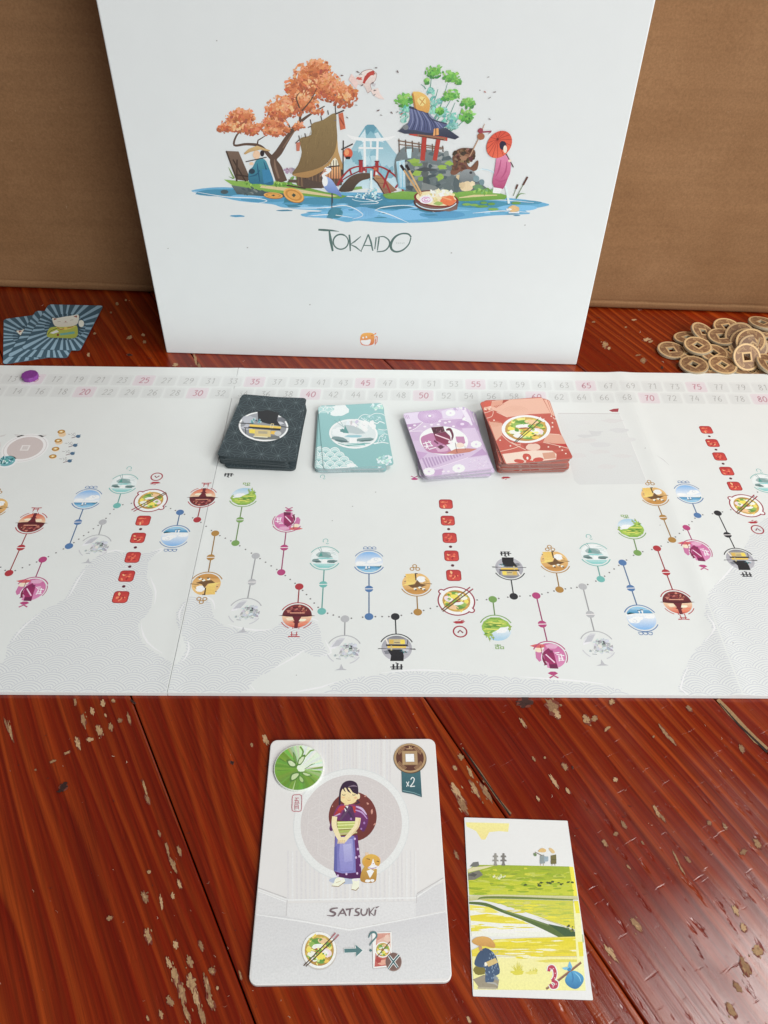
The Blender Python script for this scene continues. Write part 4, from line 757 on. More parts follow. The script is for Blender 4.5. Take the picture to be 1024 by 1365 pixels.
for kind, c, d, mid, tg in STOPS:
    u, v = bmap(*c); o, cx = in_panel(u); dn = (d is not None and bmap(*d)[1] > v) or (kind == 'inn' and tg[1] > c[1])
    fl_ = -1 if dn else 1
    A = Art(lambda x, y, u=u-cx, v=v, f=fl_: (u+x*RI*f, v+y*RI*f), BWH, BOARDW, z0=2.2e-5); icon(A, kind, dn)
    mu, mv = bmap(*tg); A.mapf = lambda x, y, u=mu-cx, v=mv, f=fl_: (u+x*.0052*f, v+y*.0052*f); mark(A, kind)
    if d is not None:
        A.mapf = lambda x, y, c=cx: (x-c, y); col = CL[kind]; du, dv = bmap(*d); l = math.hypot(du-u, dv-v); e = ((du-u)/l, (dv-v)/l)
        A.stroke([(u+e[0]*RI*1.14, v+e[1]*RI*1.14), (du, dv)], .00062, tuple(int(x*.85) for x in col)); A.ell(du, dv, .0022, .0022, col, n=20)
        if mid:
            mu, mv = bmap(*mid); A.ell(mu, mv, .0022, .0022, col, n=20); A.stroke([(mu-.0024, mv-.0001), (mu+.0024, mv+.0001)], .0005, (226, 226, 224))
        path.append((d[0], du, dv, .0032))
    else: path.append((c[0], u, v, RI*1.45))
    if kind == 'inn':
        A.mapf = lambda x, y, c=cx: (x-c, y)
        t2 = {201: (209, 635.5), 608.5: (613.5, 842), 995: (1010, 706)}[c[0]]; mu, mv = bmap(*t2)
        A.arc(mu, mv, .0033, .0033, 0, 360, .0007, (160, 36, 54), n=24); A.stroke([(mu-.0012, mv+.0007*-fl_*-1), (mu, mv-.0008*fl_), (mu+.0014, mv+.0008*fl_)], .0007, (130, 26, 44))
        sq = {201: [(191, 694), (184, 717), (177, 743), (169, 768), (161, 796)], 608.5: [(594.5, 672), (597, 694), (599.5, 717), (602, 741), (605, 767)], 995: [(941.5, 573), (950, 590.5), (959.5, 608.5), (969, 628), (979.5, 648)]}[c[0]]
        cen = [bmap(*q) for q in sq]
        for j, (x, y) in enumerate(cen):
            A.mapf = lambda p, q, x=x-cx, y=y: (x+p, y+q)
            A.poly(rrect(.0079, .0079, .0018, 4), (150, 30, 38)); A.poly(rrect(.0071, .0071, .0015, 4), (206, 66, 54), (184, 44, 44)); A.clip = None
            for _ in range(9): A.blob(A.rng.uniform(-.0022, .0022), A.rng.uniform(-.0022, .0022), A.rng.uniform(.0005, .0016), A.rng.uniform(.0003, .0008), A.rng.choice([(232, 130, 84), (240, 176, 120), (166, 34, 40), (222, 96, 66)]), .35, 9, A.rng.uniform(0, 180))
            if j < 4:
                nx, ny = cen[j+1]; A.mapf = lambda p, q, x=(x+nx)/2-cx, y=(y+ny)/2: (x+p, y+q); A.ell(0, 0, .0009, .0009, (90, 34, 48), n=10)
    link(NAMES[kind], A.mesh(NAMES[kind], M_print), o, (0, 0, TB))
path = sorted(path); dots = {}
for (_, x0, y0, r0), (_, x1, y1, r1) in zip(path, path[1:]):
    if x1 > .36: continue
    l = math.hypot(x1-x0, y1-y0); n = max(1, int((l-r0-r1)/.0031))
    for i in range(n+1):
        t = (r0+(l-r0-r1)*i/n)/l; u, v = x0+(x1-x0)*t, y0+(y1-y0)*t; o, cx = in_panel(u)
        D = dots.setdefault(o.name, (o, Art(lambda x, y, c=cx: (x-c, y), BWH, BOARDW)))[1]; D.ell(u, v, 0.00048, .00048, (112, 110, 110), n=8)
for o, D in dots.values(): link('dotted_road', D.mesh('dotted_road', M_flatprint), o, (0, 0, TB))['kind'] = 'stuff'
# other printing: coin slots and price list on the left, card slots, little signs by the decks, specks
o, _, _, cx = panels[0]
A = Art(lambda x, y, c=cx: (lambda p: (p[0]-c, p[1]))(bmap(x, y)), BWH, BOARDW).zoom(0, 560, 120)
u, v = bmap(33.5, 597); A2 = Art(lambda x, y: (u-cx+x, v+y), BWH, BOARDW)
for r, c in ((.0138, (222, 226, 224)), (.0128, (206, 206, 204)), (.0122, (224, 226, 224)), (.0106, (196, 186, 182))): A2.ell(0, 0, r, r, c, n=40)
A2.poly([(-.0026, -.0026), (.0026, -.0026), (.0026, .0026), (-.0026, .0026)], (218, 216, 212)); A2.poly([(-.0017, -.0017), (.0017, -.0017), (.0017, .0017), (-.0017, .0017)], (200, 194, 190))
link('coin_slot_print', A2.mesh('coin_slot_print', M_flatprint), o, (0, 0, TB))
A.poly([(155, 160), (350, 180), (545, 165), (500, 190), (340, 200), (200, 195)], (198, 200, 197)); A.poly([(-60, 190), (75, 160), (50, 180), (-60, 210)], (200, 202, 199)); A.ell(-60, 280, 70, 60, (206, 204, 200))
A.ell(78, 474, 116, 66, (222, 226, 226), -12, 30); A.ell(75, 466, 100, 56, (96, 168, 174), -12, 30)
A.leaves(70, 466, 85, 44, 40, 14, [(40, 130, 140), (190, 222, 224), (70, 156, 164), (226, 236, 236), (30, 110, 120)])
A.flush('token_print', M_print, o, (0, 0, TB))
for (x, y), n_ in (((697, 135), 3), ((663, 237), 2), ((632, 330), 1), ((600, 415), 1)):
    for q in range(n_, 0, -1): A.ell(x+q*4, y+q*14-8, 42, 22, (226, 200, 160), -8); A.ell(x+q*4, y+q*14-14, 42, 20, (214, 184, 140), -8)
    A.ell(x, y-3, 44, 22, (166, 120, 46), -8); A.ell(x, y-4, 28, 13, (214, 168, 80), -8); A.ell(x, y-4, 14, 7, (238, 226, 196), -8)
    A.stroke([(x+75, y+25), (x+105, y+28)], 5, (150, 150, 150)); A.stroke([(x+115, y+15), (x+130, y+30), (x+118, y+45)], 5, (160, 160, 160)); A.arc(x+150, y+28, 10, 16, 0, 330, 5, (160, 160, 160))
    A.stroke([(x+118, y+68), (x+190, y+48)], 7, (120, 96, 104)); A.ell(x+192, y+50, 26, 18, (70, 106, 134)); A.stroke([(x+200, y+40), (x+224, y+32)], [14, 5], (84, 122, 148)); A.flush('price_print', M_print, o, (0, 0, TB))
o, _, _, cx = panels[1]
A = Art(lambda x, y, c=cx: (lambda p: (p[0]-c, p[1]))(bmap(x, y)), BWH, BOARDW)
A.poly([(743, 553), (747, 550.5), (823, 551), (828, 555), (862, 641), (858, 645), (772, 646), (766, 641)], (207, 213, 210), (203, 209, 207)); A.stroke([(744, 551), (826, 551.5)], .8, (190, 190, 188)); A.stroke([(827, 553), (862, 641)], .7, (218, 222, 220))
for i in range(14): A.blob(A.rng.uniform(770, 835), A.rng.uniform(560, 635), 14, 3, A.rng.choice([(206, 211, 209), (201, 206, 205), (197, 202, 201), (204, 207, 205)]), .3, 10)
A.flush('card_slot_print', M_flatprint, o, (0, 0, TB)); A.poly([(812, 547), (818, 545), (825, 544.5), (824, 549), (816, 549)], (160, 60, 70)); A.flush('boat_sign_print', M_flatprint, o, (0, 0, TB))
for x, y in ((501, 656), (443, 694), (470, 675), (556, 620), (880, 700), (977, 857), (726, 768), (612, 570), (395, 900), (860, 598)): A.blob(x, y, .9, .6, (160, 160, 158), .4, 7)
A.stroke([(876, 608), (884, 613), (892, 620)], [.2, .8, .2], (186, 188, 188)); A.flush('speck_mark', M_flatprint, o, (0, 0, TB), 'stuff')
for kind, x, y in (('shop', 305, 633), ('spring', 430, 636), ('encounter', 552.5, 637), ('inn', 674.5, 637)):
    mu, mv = bmap(x, y); old = A.mapf; A.mapf = lambda p, q, u=mu-cx, v=mv: (u+p*.0050, v+q*.0050); mark(A, kind); A.mapf = old; A.flush('deck_sign_print', M_flatprint, o, (0, 0, TB))

for o, _, _, cx in panels:      # the printing follows the swell of the folds
    for ch in o.children:
        for f in (-PN/2, PN/2):
            xs = [v.co.x+cx for v in ch.data.vertices]
            if not xs or max(xs) < f-.018 or min(xs) > f+.018: continue
            bm = bmesh.new(); bm.from_mesh(ch.data)
            for d in range(-22, 23):
                u = f+d*.0008-cx
                fs = [q for q in bm.faces if min(v.co.x for v in q.verts) < u-1e-6 and max(v.co.x for v in q.verts) > u+1e-6]
                if not fs: continue
                ge = set(fs)
                for q in fs: ge.update(q.edges); ge.update(q.verts)
                bmesh.ops.bisect_plane(bm, geom=list(ge), dist=1e-8, plane_co=(u, 0, 0), plane_no=(1, 0, 0))
            bmesh.ops.triangulate(bm, faces=[q for q in bm.faces if len(q.verts) > 4]); bm.to_mesh(ch.data); bm.free()
        for v in ch.data.vertices: v.co.z += fold(v.co.x+cx)
# ================================================================ CARD DECKS
CWD, CHT, CT = .042, .0625, .00038
OUT = rrect(CWD, CHT, .0024, 5)
def card_art(zoomargs, corners, z, white=(212, 214, 213)):
    zf = Zm(*zoomargs); x, y, an = fit_pose([zf(*c) for c in corners], z); c_, s_ = cos(an), sin(an)
    def mp(px, py): p = T(px, py, z); dx, dy = p.x-x, p.y-y; return (dx*c_+dy*s_, -dx*s_+dy*c_)
    A = Art(mp, white, .8, clip=rrect(CWD-.0003, CHT-.0003, .0023, 5), z0=8e-6); A.STEP = 2.5e-7; A.zoom(*zoomargs); return A, (x, y, an)
def card_mesh(name, facec, edgec): return slab(name, OUT, CT*.93, [flat(name+'_face', facec, .45, .4, .03), flat(name+'_edge', edgec, .75, .2, .25, 2500)], 0.)
def deck(n, name, me, art_me, pose, ztop, offs, labels, cat, group):
    x, y, an = pose
    for i in range(n):                # 0 = top card
        dx, dy, da = offs(i); z = ztop-CT*(i+1)
        o = link(name, me, None, (x+dx, y+dy, z), (0, 0, an+radians(da)))
        tag(o, labels[min(i, len(labels)-1)], cat, group)
        link('back_print', art_me, o, (0, 0, CT*.93))
rj = random.Random(5); J = [(rj.uniform(-.0004, .0004), rj.uniform(-.0004, .0004), rj.uniform(-.7, .7)) for _ in range(60)]
# --- black deck
n = 20; zt = TB+n*CT; W_ = (213, 216, 215)
A, pose = card_art((280, 515, 420), [(310, 75), (925, 135), (745, 740), (70, 665)], zt)
old = (A.mapf, A.pre); A.mapf = ident; A.pre = ident; hx = CWD/4.1; hy = hx*math.sqrt(3)/2; lc = (104, 120, 124); A.poly(OUT, (50, 62, 67))
A.k += 1; seen = set()
def seg(p, q, w=.00016):
    key = tuple(sorted(((round(p[0], 5), round(p[1], 5)), (round(q[0], 5), round(q[1], 5)))))
    if key in seen: return
    seen.add(key); A.stroke([p, q], w, lc)
for j in range(-6, 7):
    for i in range(-5, 6):
        x0 = i*hx+(hx/2 if j % 2 else 0); y0 = j*hy
        V0 = (x0, y0)
        for tri in ([V0, (x0+hx, y0), (x0+hx/2, y0+hy)], [V0, (x0+hx, y0), (x0+hx/2, y0-hy)]):
            cxx = sum(p[0] for p in tri)/3; cyy = sum(p[1] for p in tri)/3
            for p, q in zip(tri, tri[1:]+tri[:1]): seg(p, q); seg(p, (cxx, cyy))
A.mapf, A.pre = old
A.ell(520, 397, 242, 145, (232, 234, 232), 3, 48); A.ell(521, 395, 224, 131, (150, 154, 160), 3, 48, col2=(128, 130, 132)); A.blob(380, 330, 70, 40, (176, 180, 188), .2); A.blob(690, 340, 46, 40, (110, 114, 120), .2); A.blob(680, 365, 40, 14, (190, 192, 198), .2); A.blob(370, 400, 60, 26, (180, 182, 190), .3); A.blob(560, 505, 130, 22, (110, 114, 112), .1)
A.poly([(462, 252), (560, 236), (672, 262), (652, 340), (690, 395), (560, 370), (470, 345)], (42, 43, 46)); A.leaves(445, 345, 55, 28, 30, 10, [(56, 130, 140), (110, 172, 176), (40, 60, 70), (160, 190, 190)])
A.poly([(385, 375), (690, 398), (690, 420), (385, 398)], (230, 192, 50)); A.poly([(375, 396), (690, 418), (680, 436), (372, 412)], (50, 46, 44)); A.stroke([(285, 362), (420, 370)], 8, (34, 36, 40)); A.stroke([(690, 398), (765, 407)], 8, (34, 36, 40)); A.poly([(380, 420), (440, 424), (436, 466), (380, 460)], (238, 204, 40)); A.poly([(440, 425), (590, 435), (590, 500), (430, 492)], (206, 186, 120)); A.poly([(470, 440), (560, 446), (556, 470), (470, 465)], (170, 160, 130)); A.poly([(596, 440), (650, 442), (640, 478), (590, 470)], (226, 180, 40)); A.ell(660, 465, 34, 24, (186, 188, 186)); A.stroke([(330, 408), (380, 412)], 8, (40, 42, 46)); A.stroke([(346, 412), (346, 470)], 7, (60, 62, 66)); A.stroke([(595, 370), (620, 372), (608, 412), (585, 410), (595, 370)], 6, (222, 206, 150)); A.stroke([(420, 492), (560, 502)], 9, (222, 216, 180))
cm = card_mesh('black_card', (.035, .052, .058), (.075, .088, .094))
deck(n, 'playing_card', cm, A.mesh('black_back', M_flatprint), pose, zt, lambda i: (J[i][0], J[i][1], J[i][2]*.6) if i == 0 else (.0022+J[i][0]*1.5, .0002+J[i][1], 4.2+J[i][2]) if i < 3 else (.0004*i*.1+J[i][0], J[i][1], 1.5+J[i][2]) if i < 15 else (.0028+J[i][0], -.0012+J[i][1], 4.5+J[i][2]),
     ['topmost black card with star-lattice back and round shop picture', 'black star-lattice card just below the top of its deck, turned slightly clockwise to the right', 'black star-lattice card within the black deck'], 'playing card', 'cards of the black deck')
# --- teal deck
n = 10; zt = TB+n*CT
A, pose = card_art((405, 525, 535), [(128, 130), (840, 105), (935, 740), (228, 787)], zt)
te = (140, 190, 190); wh = (222, 232, 230); A.poly([(0, 0), (1024, 0), (1024, 945), (0, 945)], te, (128, 180, 180))
A.blob(370, 172, 106, 62, (220, 230, 228), .13, 22, -8); A.blob(210, 165, 110, 40, (170, 208, 206), .1, 16)
for x, y in ((160, 150), (210, 190), (250, 150), (300, 190), (200, 140), (280, 150)): A.arc(x, y+20, 50, 34, 180, 360, 5, wh)
def cloudlet(pts, w=6): A.stroke(pts, w, wh, smooth=5)
cloudlet([(560, 290), (590, 240), (640, 215), (700, 225), (750, 205), (820, 210), (850, 230)]); cloudlet([(720, 290), (770, 310), (800, 290), (850, 310)], 9); cloudlet([(730, 520), (780, 505), (800, 450), (850, 420), (880, 430)]); cloudlet([(740, 525), (820, 510), (890, 520)], 8); cloudlet([(600, 250), (660, 290), (720, 300)], 8)
A.leaves(720, 258, 110, 30, 40, 7, [(206, 226, 224), (170, 206, 206)]); A.leaves(820, 470, 50, 36, 24, 7, [(206, 226, 224), (170, 206, 206)]); A.leaves(780, 130, 80, 26, 34, 16, [(214, 230, 228), (176, 210, 208)]); A.leaves(850, 690, 80, 50, 50, 18, [(216, 230, 228), (180, 212, 210), (150, 196, 196)]); A.blob(800, 400, 50, 26, (158, 202, 202), .2); cloudlet([(780, 370), (850, 380), (880, 370)])
A.clip2 = None
for r in range(5):
    for i in range(6):
        x = 130+i*98+(49 if r % 2 else 0); y = 790-r*46
        if math.hypot((x-250)/290, (y-800)/215) > 1: continue
        A.ell(x, y, 54, 46, (176, 210, 208), 0, 18, 180, 360); A.arc(x, y, 50, 42, 180, 360, 7, wh); A.arc(x, y, 30, 24, 180, 360, 4, wh)
A.blob(500, 748, 52, 18, wh, .15); A.stroke([(330, 780), (480, 770)], 10, wh)
A.ell(522, 420, 256, 155, (230, 236, 234), 3, 48); A.ell(522, 420, 236, 138, (206, 216, 216), 3, 44); A.leaves(600, 340, 150, 50, 34, 30, [(222, 228, 228), (190, 198, 200), (232, 236, 236)]); A.blob(380, 400, 90, 50, (220, 226, 226), .2)
A.poly([(420, 400), (430, 325), (520, 335), (600, 372), (650, 415), (560, 422)], (176, 190, 192)); A.poly([(420, 410), (430, 325), (475, 415)], (86, 150, 146)); A.blob(410, 385, 30, 20, (90, 140, 140), .3)
A.blob(380, 480, 95, 24, (120, 146, 148), .2, 14, 12); A.blob(640, 480, 105, 20, (120, 150, 150), .2, 14, -5); A.blob(390, 495, 80, 10, (84, 112, 114), .2, 12, 8); A.blob(650, 492, 85, 9, (84, 116, 116), .2, 12, -5); A.blob(530, 445, 90, 12, (140, 190, 200), .2); A.poly([(480, 460), (555, 460), (560, 522), (482, 522)], (232, 242, 238)); A.blob(540, 536, 120, 14, (110, 180, 176), .15); A.stroke([(360, 520), (470, 545), (640, 520), (700, 520)], [4, 12, 10, 4], (90, 160, 156)); A.stroke([(420, 530), (640, 545)], 6, wh)
for q in ((320, 275), (370, 260)): A.stroke([(420, 350), q], 4, (120, 160, 160))
cm = card_mesh('teal_card', (.26, .50, .50), (.42, .47, .49))
deck(n, 'playing_card', cm, A.mesh('teal_back', M_flatprint), pose, zt, lambda i: (0, 0, 0) if i == 0 else (-.0022+J[20+i][0], -.0004+J[20+i][1], -5.0+J[20+i][2]*.5),
     ['topmost teal card with cloud back and round hot spring picture', 'teal cloud-back card directly under the topmost one, turned to the left', 'teal cloud-back card inside the teal deck'], 'playing card', 'cards of the teal deck')
# --- purple deck
n = 12; zt = TB+n*CT
A, pose = card_art((520, 530, 660), [(92, 165), (785, 105), (990, 668), (345, 765)], zt)
A.desat = .34; A.poly([(0, 0), (1100, 0), (1100, 900), (0, 900)], (206, 178, 214))
for pts, c in [([(90, 160), (280, 140), (320, 240), (150, 262)], (218, 202, 228)), ([(140, 265), (320, 240), (250, 300), (170, 335)], (194, 150, 200)), ([(480, 215), (700, 205), (900, 230), (860, 330), (500, 300)], (198, 158, 206)), ([(500, 130), (640, 90), (740, 110), (700, 200), (520, 205)], (216, 200, 226)), ([(180, 335), (300, 325), (290, 420), (215, 420)], (200, 166, 208)), ([(250, 520), (370, 540), (290, 610), (270, 580)], (196, 150, 204)), ([(700, 300), (900, 290), (930, 420), (760, 420)], (212, 186, 220)), ([(780, 580), (900, 495), (950, 555)], (190, 144, 200)), ([(440, 700), (760, 590), (990, 560), (1000, 680), (500, 750)], (212, 192, 222)), ([(440, 705), (520, 690), (500, 760), (430, 765)], (196, 156, 206)), ([(150, 262), (260, 260), (170, 300)], (184, 136, 192))]: A.poly(pts, c)
A.ell(388, 180, 118, 70, (194, 148, 204), 0, 32)
for i in range(40):
    t = 2*pi*i/40; A.stroke([(388+26*cos(t), 180+16*sin(t)), (388+114*cos(t), 180+67*sin(t))], 2.5, (220, 196, 228))
A.ell(388, 178, 17, 12, (236, 224, 240)); 
for i in range(5): A.stroke([(110+i*16, 170), (125+i*16, 205)], 6, (190, 146, 200))
for i in range(14): A.poly([(310+i*30, 590-i*3), (326+i*30, 586-i*3), (372+i*27, 690-i*10), (356+i*27, 693-i*10)], (180, 140, 192))
for x, y, r in ((590, 150, 50), (380, 720, 60), (670, 690, 66), (840, 455, 56), (745, 215, 44)):
    for i in range(9): t = 2*pi*i/9; A.ell(x+r*.55*cos(t), y+r*.36*sin(t), r*.42, r*.28, (232, 226, 238), 0, 12)
    A.ell(x, y, r*.2, r*.14, (214, 190, 222))
for x, y in ((340, 282), (405, 265), (470, 262), (540, 245), (580, 235), (485, 230), (195, 295), (160, 285), (620, 280), (240, 270), (520, 720), (570, 720)): A.ell(x, y, 15, 9, (230, 216, 236), 0, 12)
A.stroke([(175, 335), (250, 300), (320, 240)], 6, (232, 222, 238)); A.stroke([(480, 218), (700, 203)], 5, (226, 210, 232)); A.stroke([(170, 330), (320, 325)], 5, (230, 218, 236)); A.stroke([(340, 690), (440, 690), (760, 585)], 7, (226, 208, 232), smooth=4); A.ell(705, 258, 64, 36, (192, 146, 202), 0, 24); A.ell(705, 258, 20, 12, (226, 206, 232)); A.stroke([(700, 90), (760, 200), (800, 270)], [30, 44, 14], (224, 214, 232)); A.leaves(680, 105, 60, 18, 20, 14, [(196, 160, 208), (232, 224, 238)])
A.leaves(860, 640, 110, 50, 60, 5, [(226, 212, 232), (200, 176, 212)])
A.ell(525, 420, 238, 140, (232, 230, 234), 5, 48); A.poly(catmull([(300, 400), (360, 360), (430, 350), (520, 430), (600, 540), (420, 540), (340, 500)], 4, True), (194, 110, 166)); A.poly([(640, 380), (720, 380), (735, 440), (700, 470), (650, 430)], (196, 120, 170)); A.blob(510, 500, 70, 34, (214, 160, 196), .2); A.blob(500, 480, 34, 22, (110, 44, 80), .4)
A.poly([(400, 290), (520, 280), (535, 330), (425, 355)], (96, 36, 60)); A.leaves(470, 315, 50, 22, 14, 9, [(150, 90, 110), (70, 24, 44)]); A.poly([(425, 355), (540, 330), (600, 390), (590, 450), (540, 462), (450, 420)], (128, 30, 76), (156, 30, 84)); A.stroke([(440, 360), (580, 412)], 11, (236, 190, 206)); A.stroke([(550, 320), (585, 310), (612, 370), (600, 420)], [22, 26, 20, 8], (112, 34, 66), smooth=4); A.stroke([(560, 320), (590, 380), (600, 460)], 7, (240, 216, 224), smooth=3); A.blob(585, 435, 26, 16, (238, 216, 220), .4); A.stroke([(430, 420), (470, 450)], 16, (120, 44, 84))
for pts in [[(320, 450), (400, 430)], [(330, 475), (420, 470)], [(345, 430), (375, 500)], [(375, 420), (410, 470)], [(380, 505), (450, 485)], [(365, 455), (350, 500)]]: A.stroke(pts, 9, (240, 222, 236))
A.blob(685, 465, 40, 24, (232, 204, 180), .08); A.poly([(545, 545), (640, 500), (760, 495), (850, 500), (780, 530), (640, 550)], (206, 112, 84)); A.stroke([(636, 440), (655, 540)], 5, (110, 40, 60)); A.stroke([(730, 470), (735, 510)], 4, (140, 70, 60))
cm = card_mesh('purple_card', (.56, .42, .62), (.50, .48, .52))
deck(n, 'playing_card', cm, A.mesh('purple_back', M_flatprint), pose, zt, lambda i: (0, 0, 0) if i == 0 else (.0003*i+J[i+5][0], J[i+5][1], -.7*min(i, 3)+J[i+5][2]*.5) if i < 7 else (.0018+J[i][0], .0005+J[i][1], -7+J[i][2]),
     ['topmost purple card with fan patterned back and round traveller picture', 'purple patterned card inside the purple deck'], 'playing card', 'cards of the purple deck')
# --- red deck
n = 25; zt = TB+n*CT
A, pose = card_art((630, 515, 770), [(75, 155), (680, 115), (975, 690), (325, 757)], zt)
A.poly([(0, 0), (1100, 0), (1100, 900), (0, 900)], (194, 90, 74))
for pts, c in [([(75, 150), (330, 130), (680, 112), (760, 262), (560, 270), (340, 300), (235, 250), (110, 215)], (222, 172, 148)), ([(60, 150), (190, 145), (180, 190), (100, 210)], (196, 84, 66)), ([(190, 150), (350, 132), (240, 205), (180, 200)], (214, 150, 124)), ([(160, 340), (290, 350), (290, 470), (230, 530)], (218, 164, 138)), ([(100, 200), (230, 240), (340, 300), (300, 360), (170, 345)], (190, 80, 62)), ([(730, 460), (870, 475), (910, 560), (760, 555), (690, 540)], (214, 156, 132)), ([(240, 540), (300, 480), (470, 590), (280, 640)], (192, 84, 68)), ([(290, 660), (560, 625), (780, 630), (820, 660), (815, 710), (560, 740), (330, 752)], (226, 204, 186)), ([(680, 650), (800, 640), (815, 700), (700, 712)], (206, 150, 124)), ([(820, 640), (950, 620), (980, 690), (820, 712)], (182, 76, 62)), ([(480, 560), (760, 550), (950, 605), (760, 625), (520, 620)], (178, 78, 64)), ([(640, 290), (760, 262), (850, 460), (740, 460)], (190, 84, 68)), ([(800, 565), (915, 563), (925, 590)], (186, 44, 40)), ([(300, 130), (360, 130), (290, 170)], (170, 70, 52))]: A.poly(pts, c)
A.blob(590, 592, 72, 34, (222, 188, 170), .08, 20); A.ell(148, 168, 34, 26, (206, 84, 62)); A.leaves(150, 215, 40, 14, 14, 14, [(230, 196, 176), (214, 160, 136)])
for pts in [[(110, 260), (150, 250), (200, 235), (190, 290), (140, 310)], [(285, 470), (360, 540), (520, 620)], [(240, 640), (380, 610), (470, 580)], [(235, 250), (340, 300)], [(690, 545), (800, 570), (940, 605)], [(740, 462), (850, 470)], [(300, 665), (560, 628), (780, 630)], [(380, 545), (440, 570), (470, 560)]]: A.stroke(pts, 5, (232, 198, 178), smooth=4)
for i in range(6): A.stroke([(210+i*18, 190-i*3), (235+i*14, 210-i*8)], 5, (180, 72, 54))
for i in range(6): A.arc(225, 400, 20+i*12, 14+i*9, 200, 330, 3, (206, 140, 112))
for i in range(5): A.arc(420, 250, 30+i*24, 14+i*11, 190, 340, 3, (212, 158, 132))
for x, y in ((780, 355), (780, 395), (270, 525), (370, 580), (740, 590), (850, 590), (910, 655), (875, 622), (210, 330), (770, 290)): A.ell(x, y, 9, 7, (236, 210, 196), 0, 8)
fc = (196, 76, 60)
for x, y, rx, ry, r in ((530, 690, 44, 36, 25), (640, 715, 52, 22, -5), (455, 728, 50, 18, 5), (560, 735, 40, 14, 0)): A.blob(x, y, rx, ry, fc, .06, 18, r)
A.ell(536, 700, 10, 14, (240, 226, 214))
old = A.sub(522, 416, 238, 136, 2); noodle_bowl(A, 80); A.pre = old
A.stroke([(405, 548), (650, 310)], 8, (70, 64, 36)); A.stroke([(425, 545), (680, 332)], 8, (80, 72, 40)); A.stroke([(640, 320), (668, 298)], 8, (228, 222, 210)); A.stroke([(672, 338), (700, 315)], 8, (228, 222, 210))
cm = card_mesh('red_card', (.50, .16, .11), (.34, .22, .20))
deck(n, 'playing_card', cm, A.mesh('red_back', M_flatprint), pose, zt, lambda i: (0, 0, 0) if i == 0 else (-.0004*i+J[i+9][0], .0002*i+J[i+9][1], -.5*i) if i < 3 else (.0006+J[i+9][0]*1.6, .0008+J[i+9][1]*1.4, -5.5+J[i+9][2]*1.6),
     ['topmost red card with a bowl of noodles in its round picture', 'red card just under the topmost noodle bowl card', 'red patterned card inside the thick red deck'], 'playing card', 'cards of the red deck')

# ================================================================ BLUE SUNBURST CARDS (left)
zc = (0, 395, 145); z1 = CT*3
A, pose = card_art(zc, [(455, 72), (975, 85), (757, 512), (195, 498)], z1, (205, 205, 203))
A.poly([(-400, -200), (1400, -200), (1400, 1100), (-400, 1100)], (56, 88, 104)); rr = random.Random(2); t = 0
while t < 2*pi:
    w = rr.uniform(.06, .13); A.poly([(600, 290), (600+1200*cos(t), 290+900*sin(t)), (600+1200*cos(t+w), 290+900*sin(t+w))], (132, 166, 184)); t += w+rr.uniform(.09, .17)
A.ell(612, 288, 195, 125, (46, 76, 92), -4, 40); A.ell(612, 288, 182, 112, (50, 82, 98), -4, 40)
for i in range(26):
    t = 2*pi*i/26; A.stroke([(612+150*cos(t), 288+90*sin(t)), (612+195*cos(t), 288+126*sin(t))], [5, 12], (120, 152, 170))
A.poly(catmull([(445, 380), (465, 300), (540, 285), (700, 275), (730, 300), (715, 388), (560, 390)], 3, True), (176, 182, 52), (150, 160, 50)); A.poly([(470, 345), (535, 315), (555, 335), (500, 352)], (226, 226, 220)); A.poly([(560, 350), (700, 330), (705, 350), (570, 368)], (92, 160, 150)); A.stroke([(530, 290), (620, 310), (720, 275)], [6, 14, 6], (206, 190, 80), smooth=3); A.stroke([(540, 292), (570, 312), (690, 285)], 6, (170, 60, 50)); A.ell(618, 300, 16, 12, (226, 190, 60))
A.poly(catmull([(492, 205), (530, 205), (600, 192), (670, 182), (735, 172), (742, 215), (720, 265), (640, 285), (540, 285), (505, 260)], 4, True), (226, 222, 204), (210, 202, 182)); A.poly([(505, 225), (512, 205), (540, 212)], (150, 80, 66)); A.poly([(690, 190), (725, 178), (725, 200)], (150, 80, 66)); A.blob(765, 255, 26, 34, (222, 218, 202), .08); A.stroke([(728, 285), (770, 300)], 10, (44, 60, 66)); A.ell(545, 362, 12, 12, (120, 60, 44)); A.stroke([(540, 240), (570, 236)], 4, (160, 150, 132)); A.stroke([(660, 225), (690, 220)], 4, (160, 150, 132)); A.ell(618, 236, 8, 5, (180, 140, 124)); A.stroke([(600, 250), (618, 246), (636, 248)], 3, (160, 140, 124)); A.stroke([(450, 360), (480, 325), (540, 300)], 5, (60, 66, 40), smooth=3)
me_b = A.mesh('sunburst_back', M_flatprint); cm = card_mesh('blue_card', (.05, .11, .15), (.10, .14, .17))
def lay(z, x, y, an, label):
    o = link('sunburst_card', cm, None, (x, y, z), (0, 0, an)); tag(o, label, 'playing card', 'blue sunburst cards by the cardboard box'); link('back_print', me_b, o, (0, 0, CT*.93))
zf = Zm(*zc); pl = fit_pose([zf(*c) for c in [(45, 205), (540, 150), (640, 560), (50, 628)]], CT); pmid = fit_pose([zf(*c) for c in [(330, 130), (850, 140), (640, 598), (80, 560)]], 2*CT)
lay(0.0001, pl[0], pl[1], pl[2], 'blue sunburst card sticking out on the left under the other sunburst cards')
lay(CT, pmid[0], pmid[1], pmid[2], 'blue sunburst card in the middle of the little sunburst pile')
lay(2*CT, pose[0], pose[1], pose[2], 'topmost blue sunburst card with a white cat figure in a green robe')

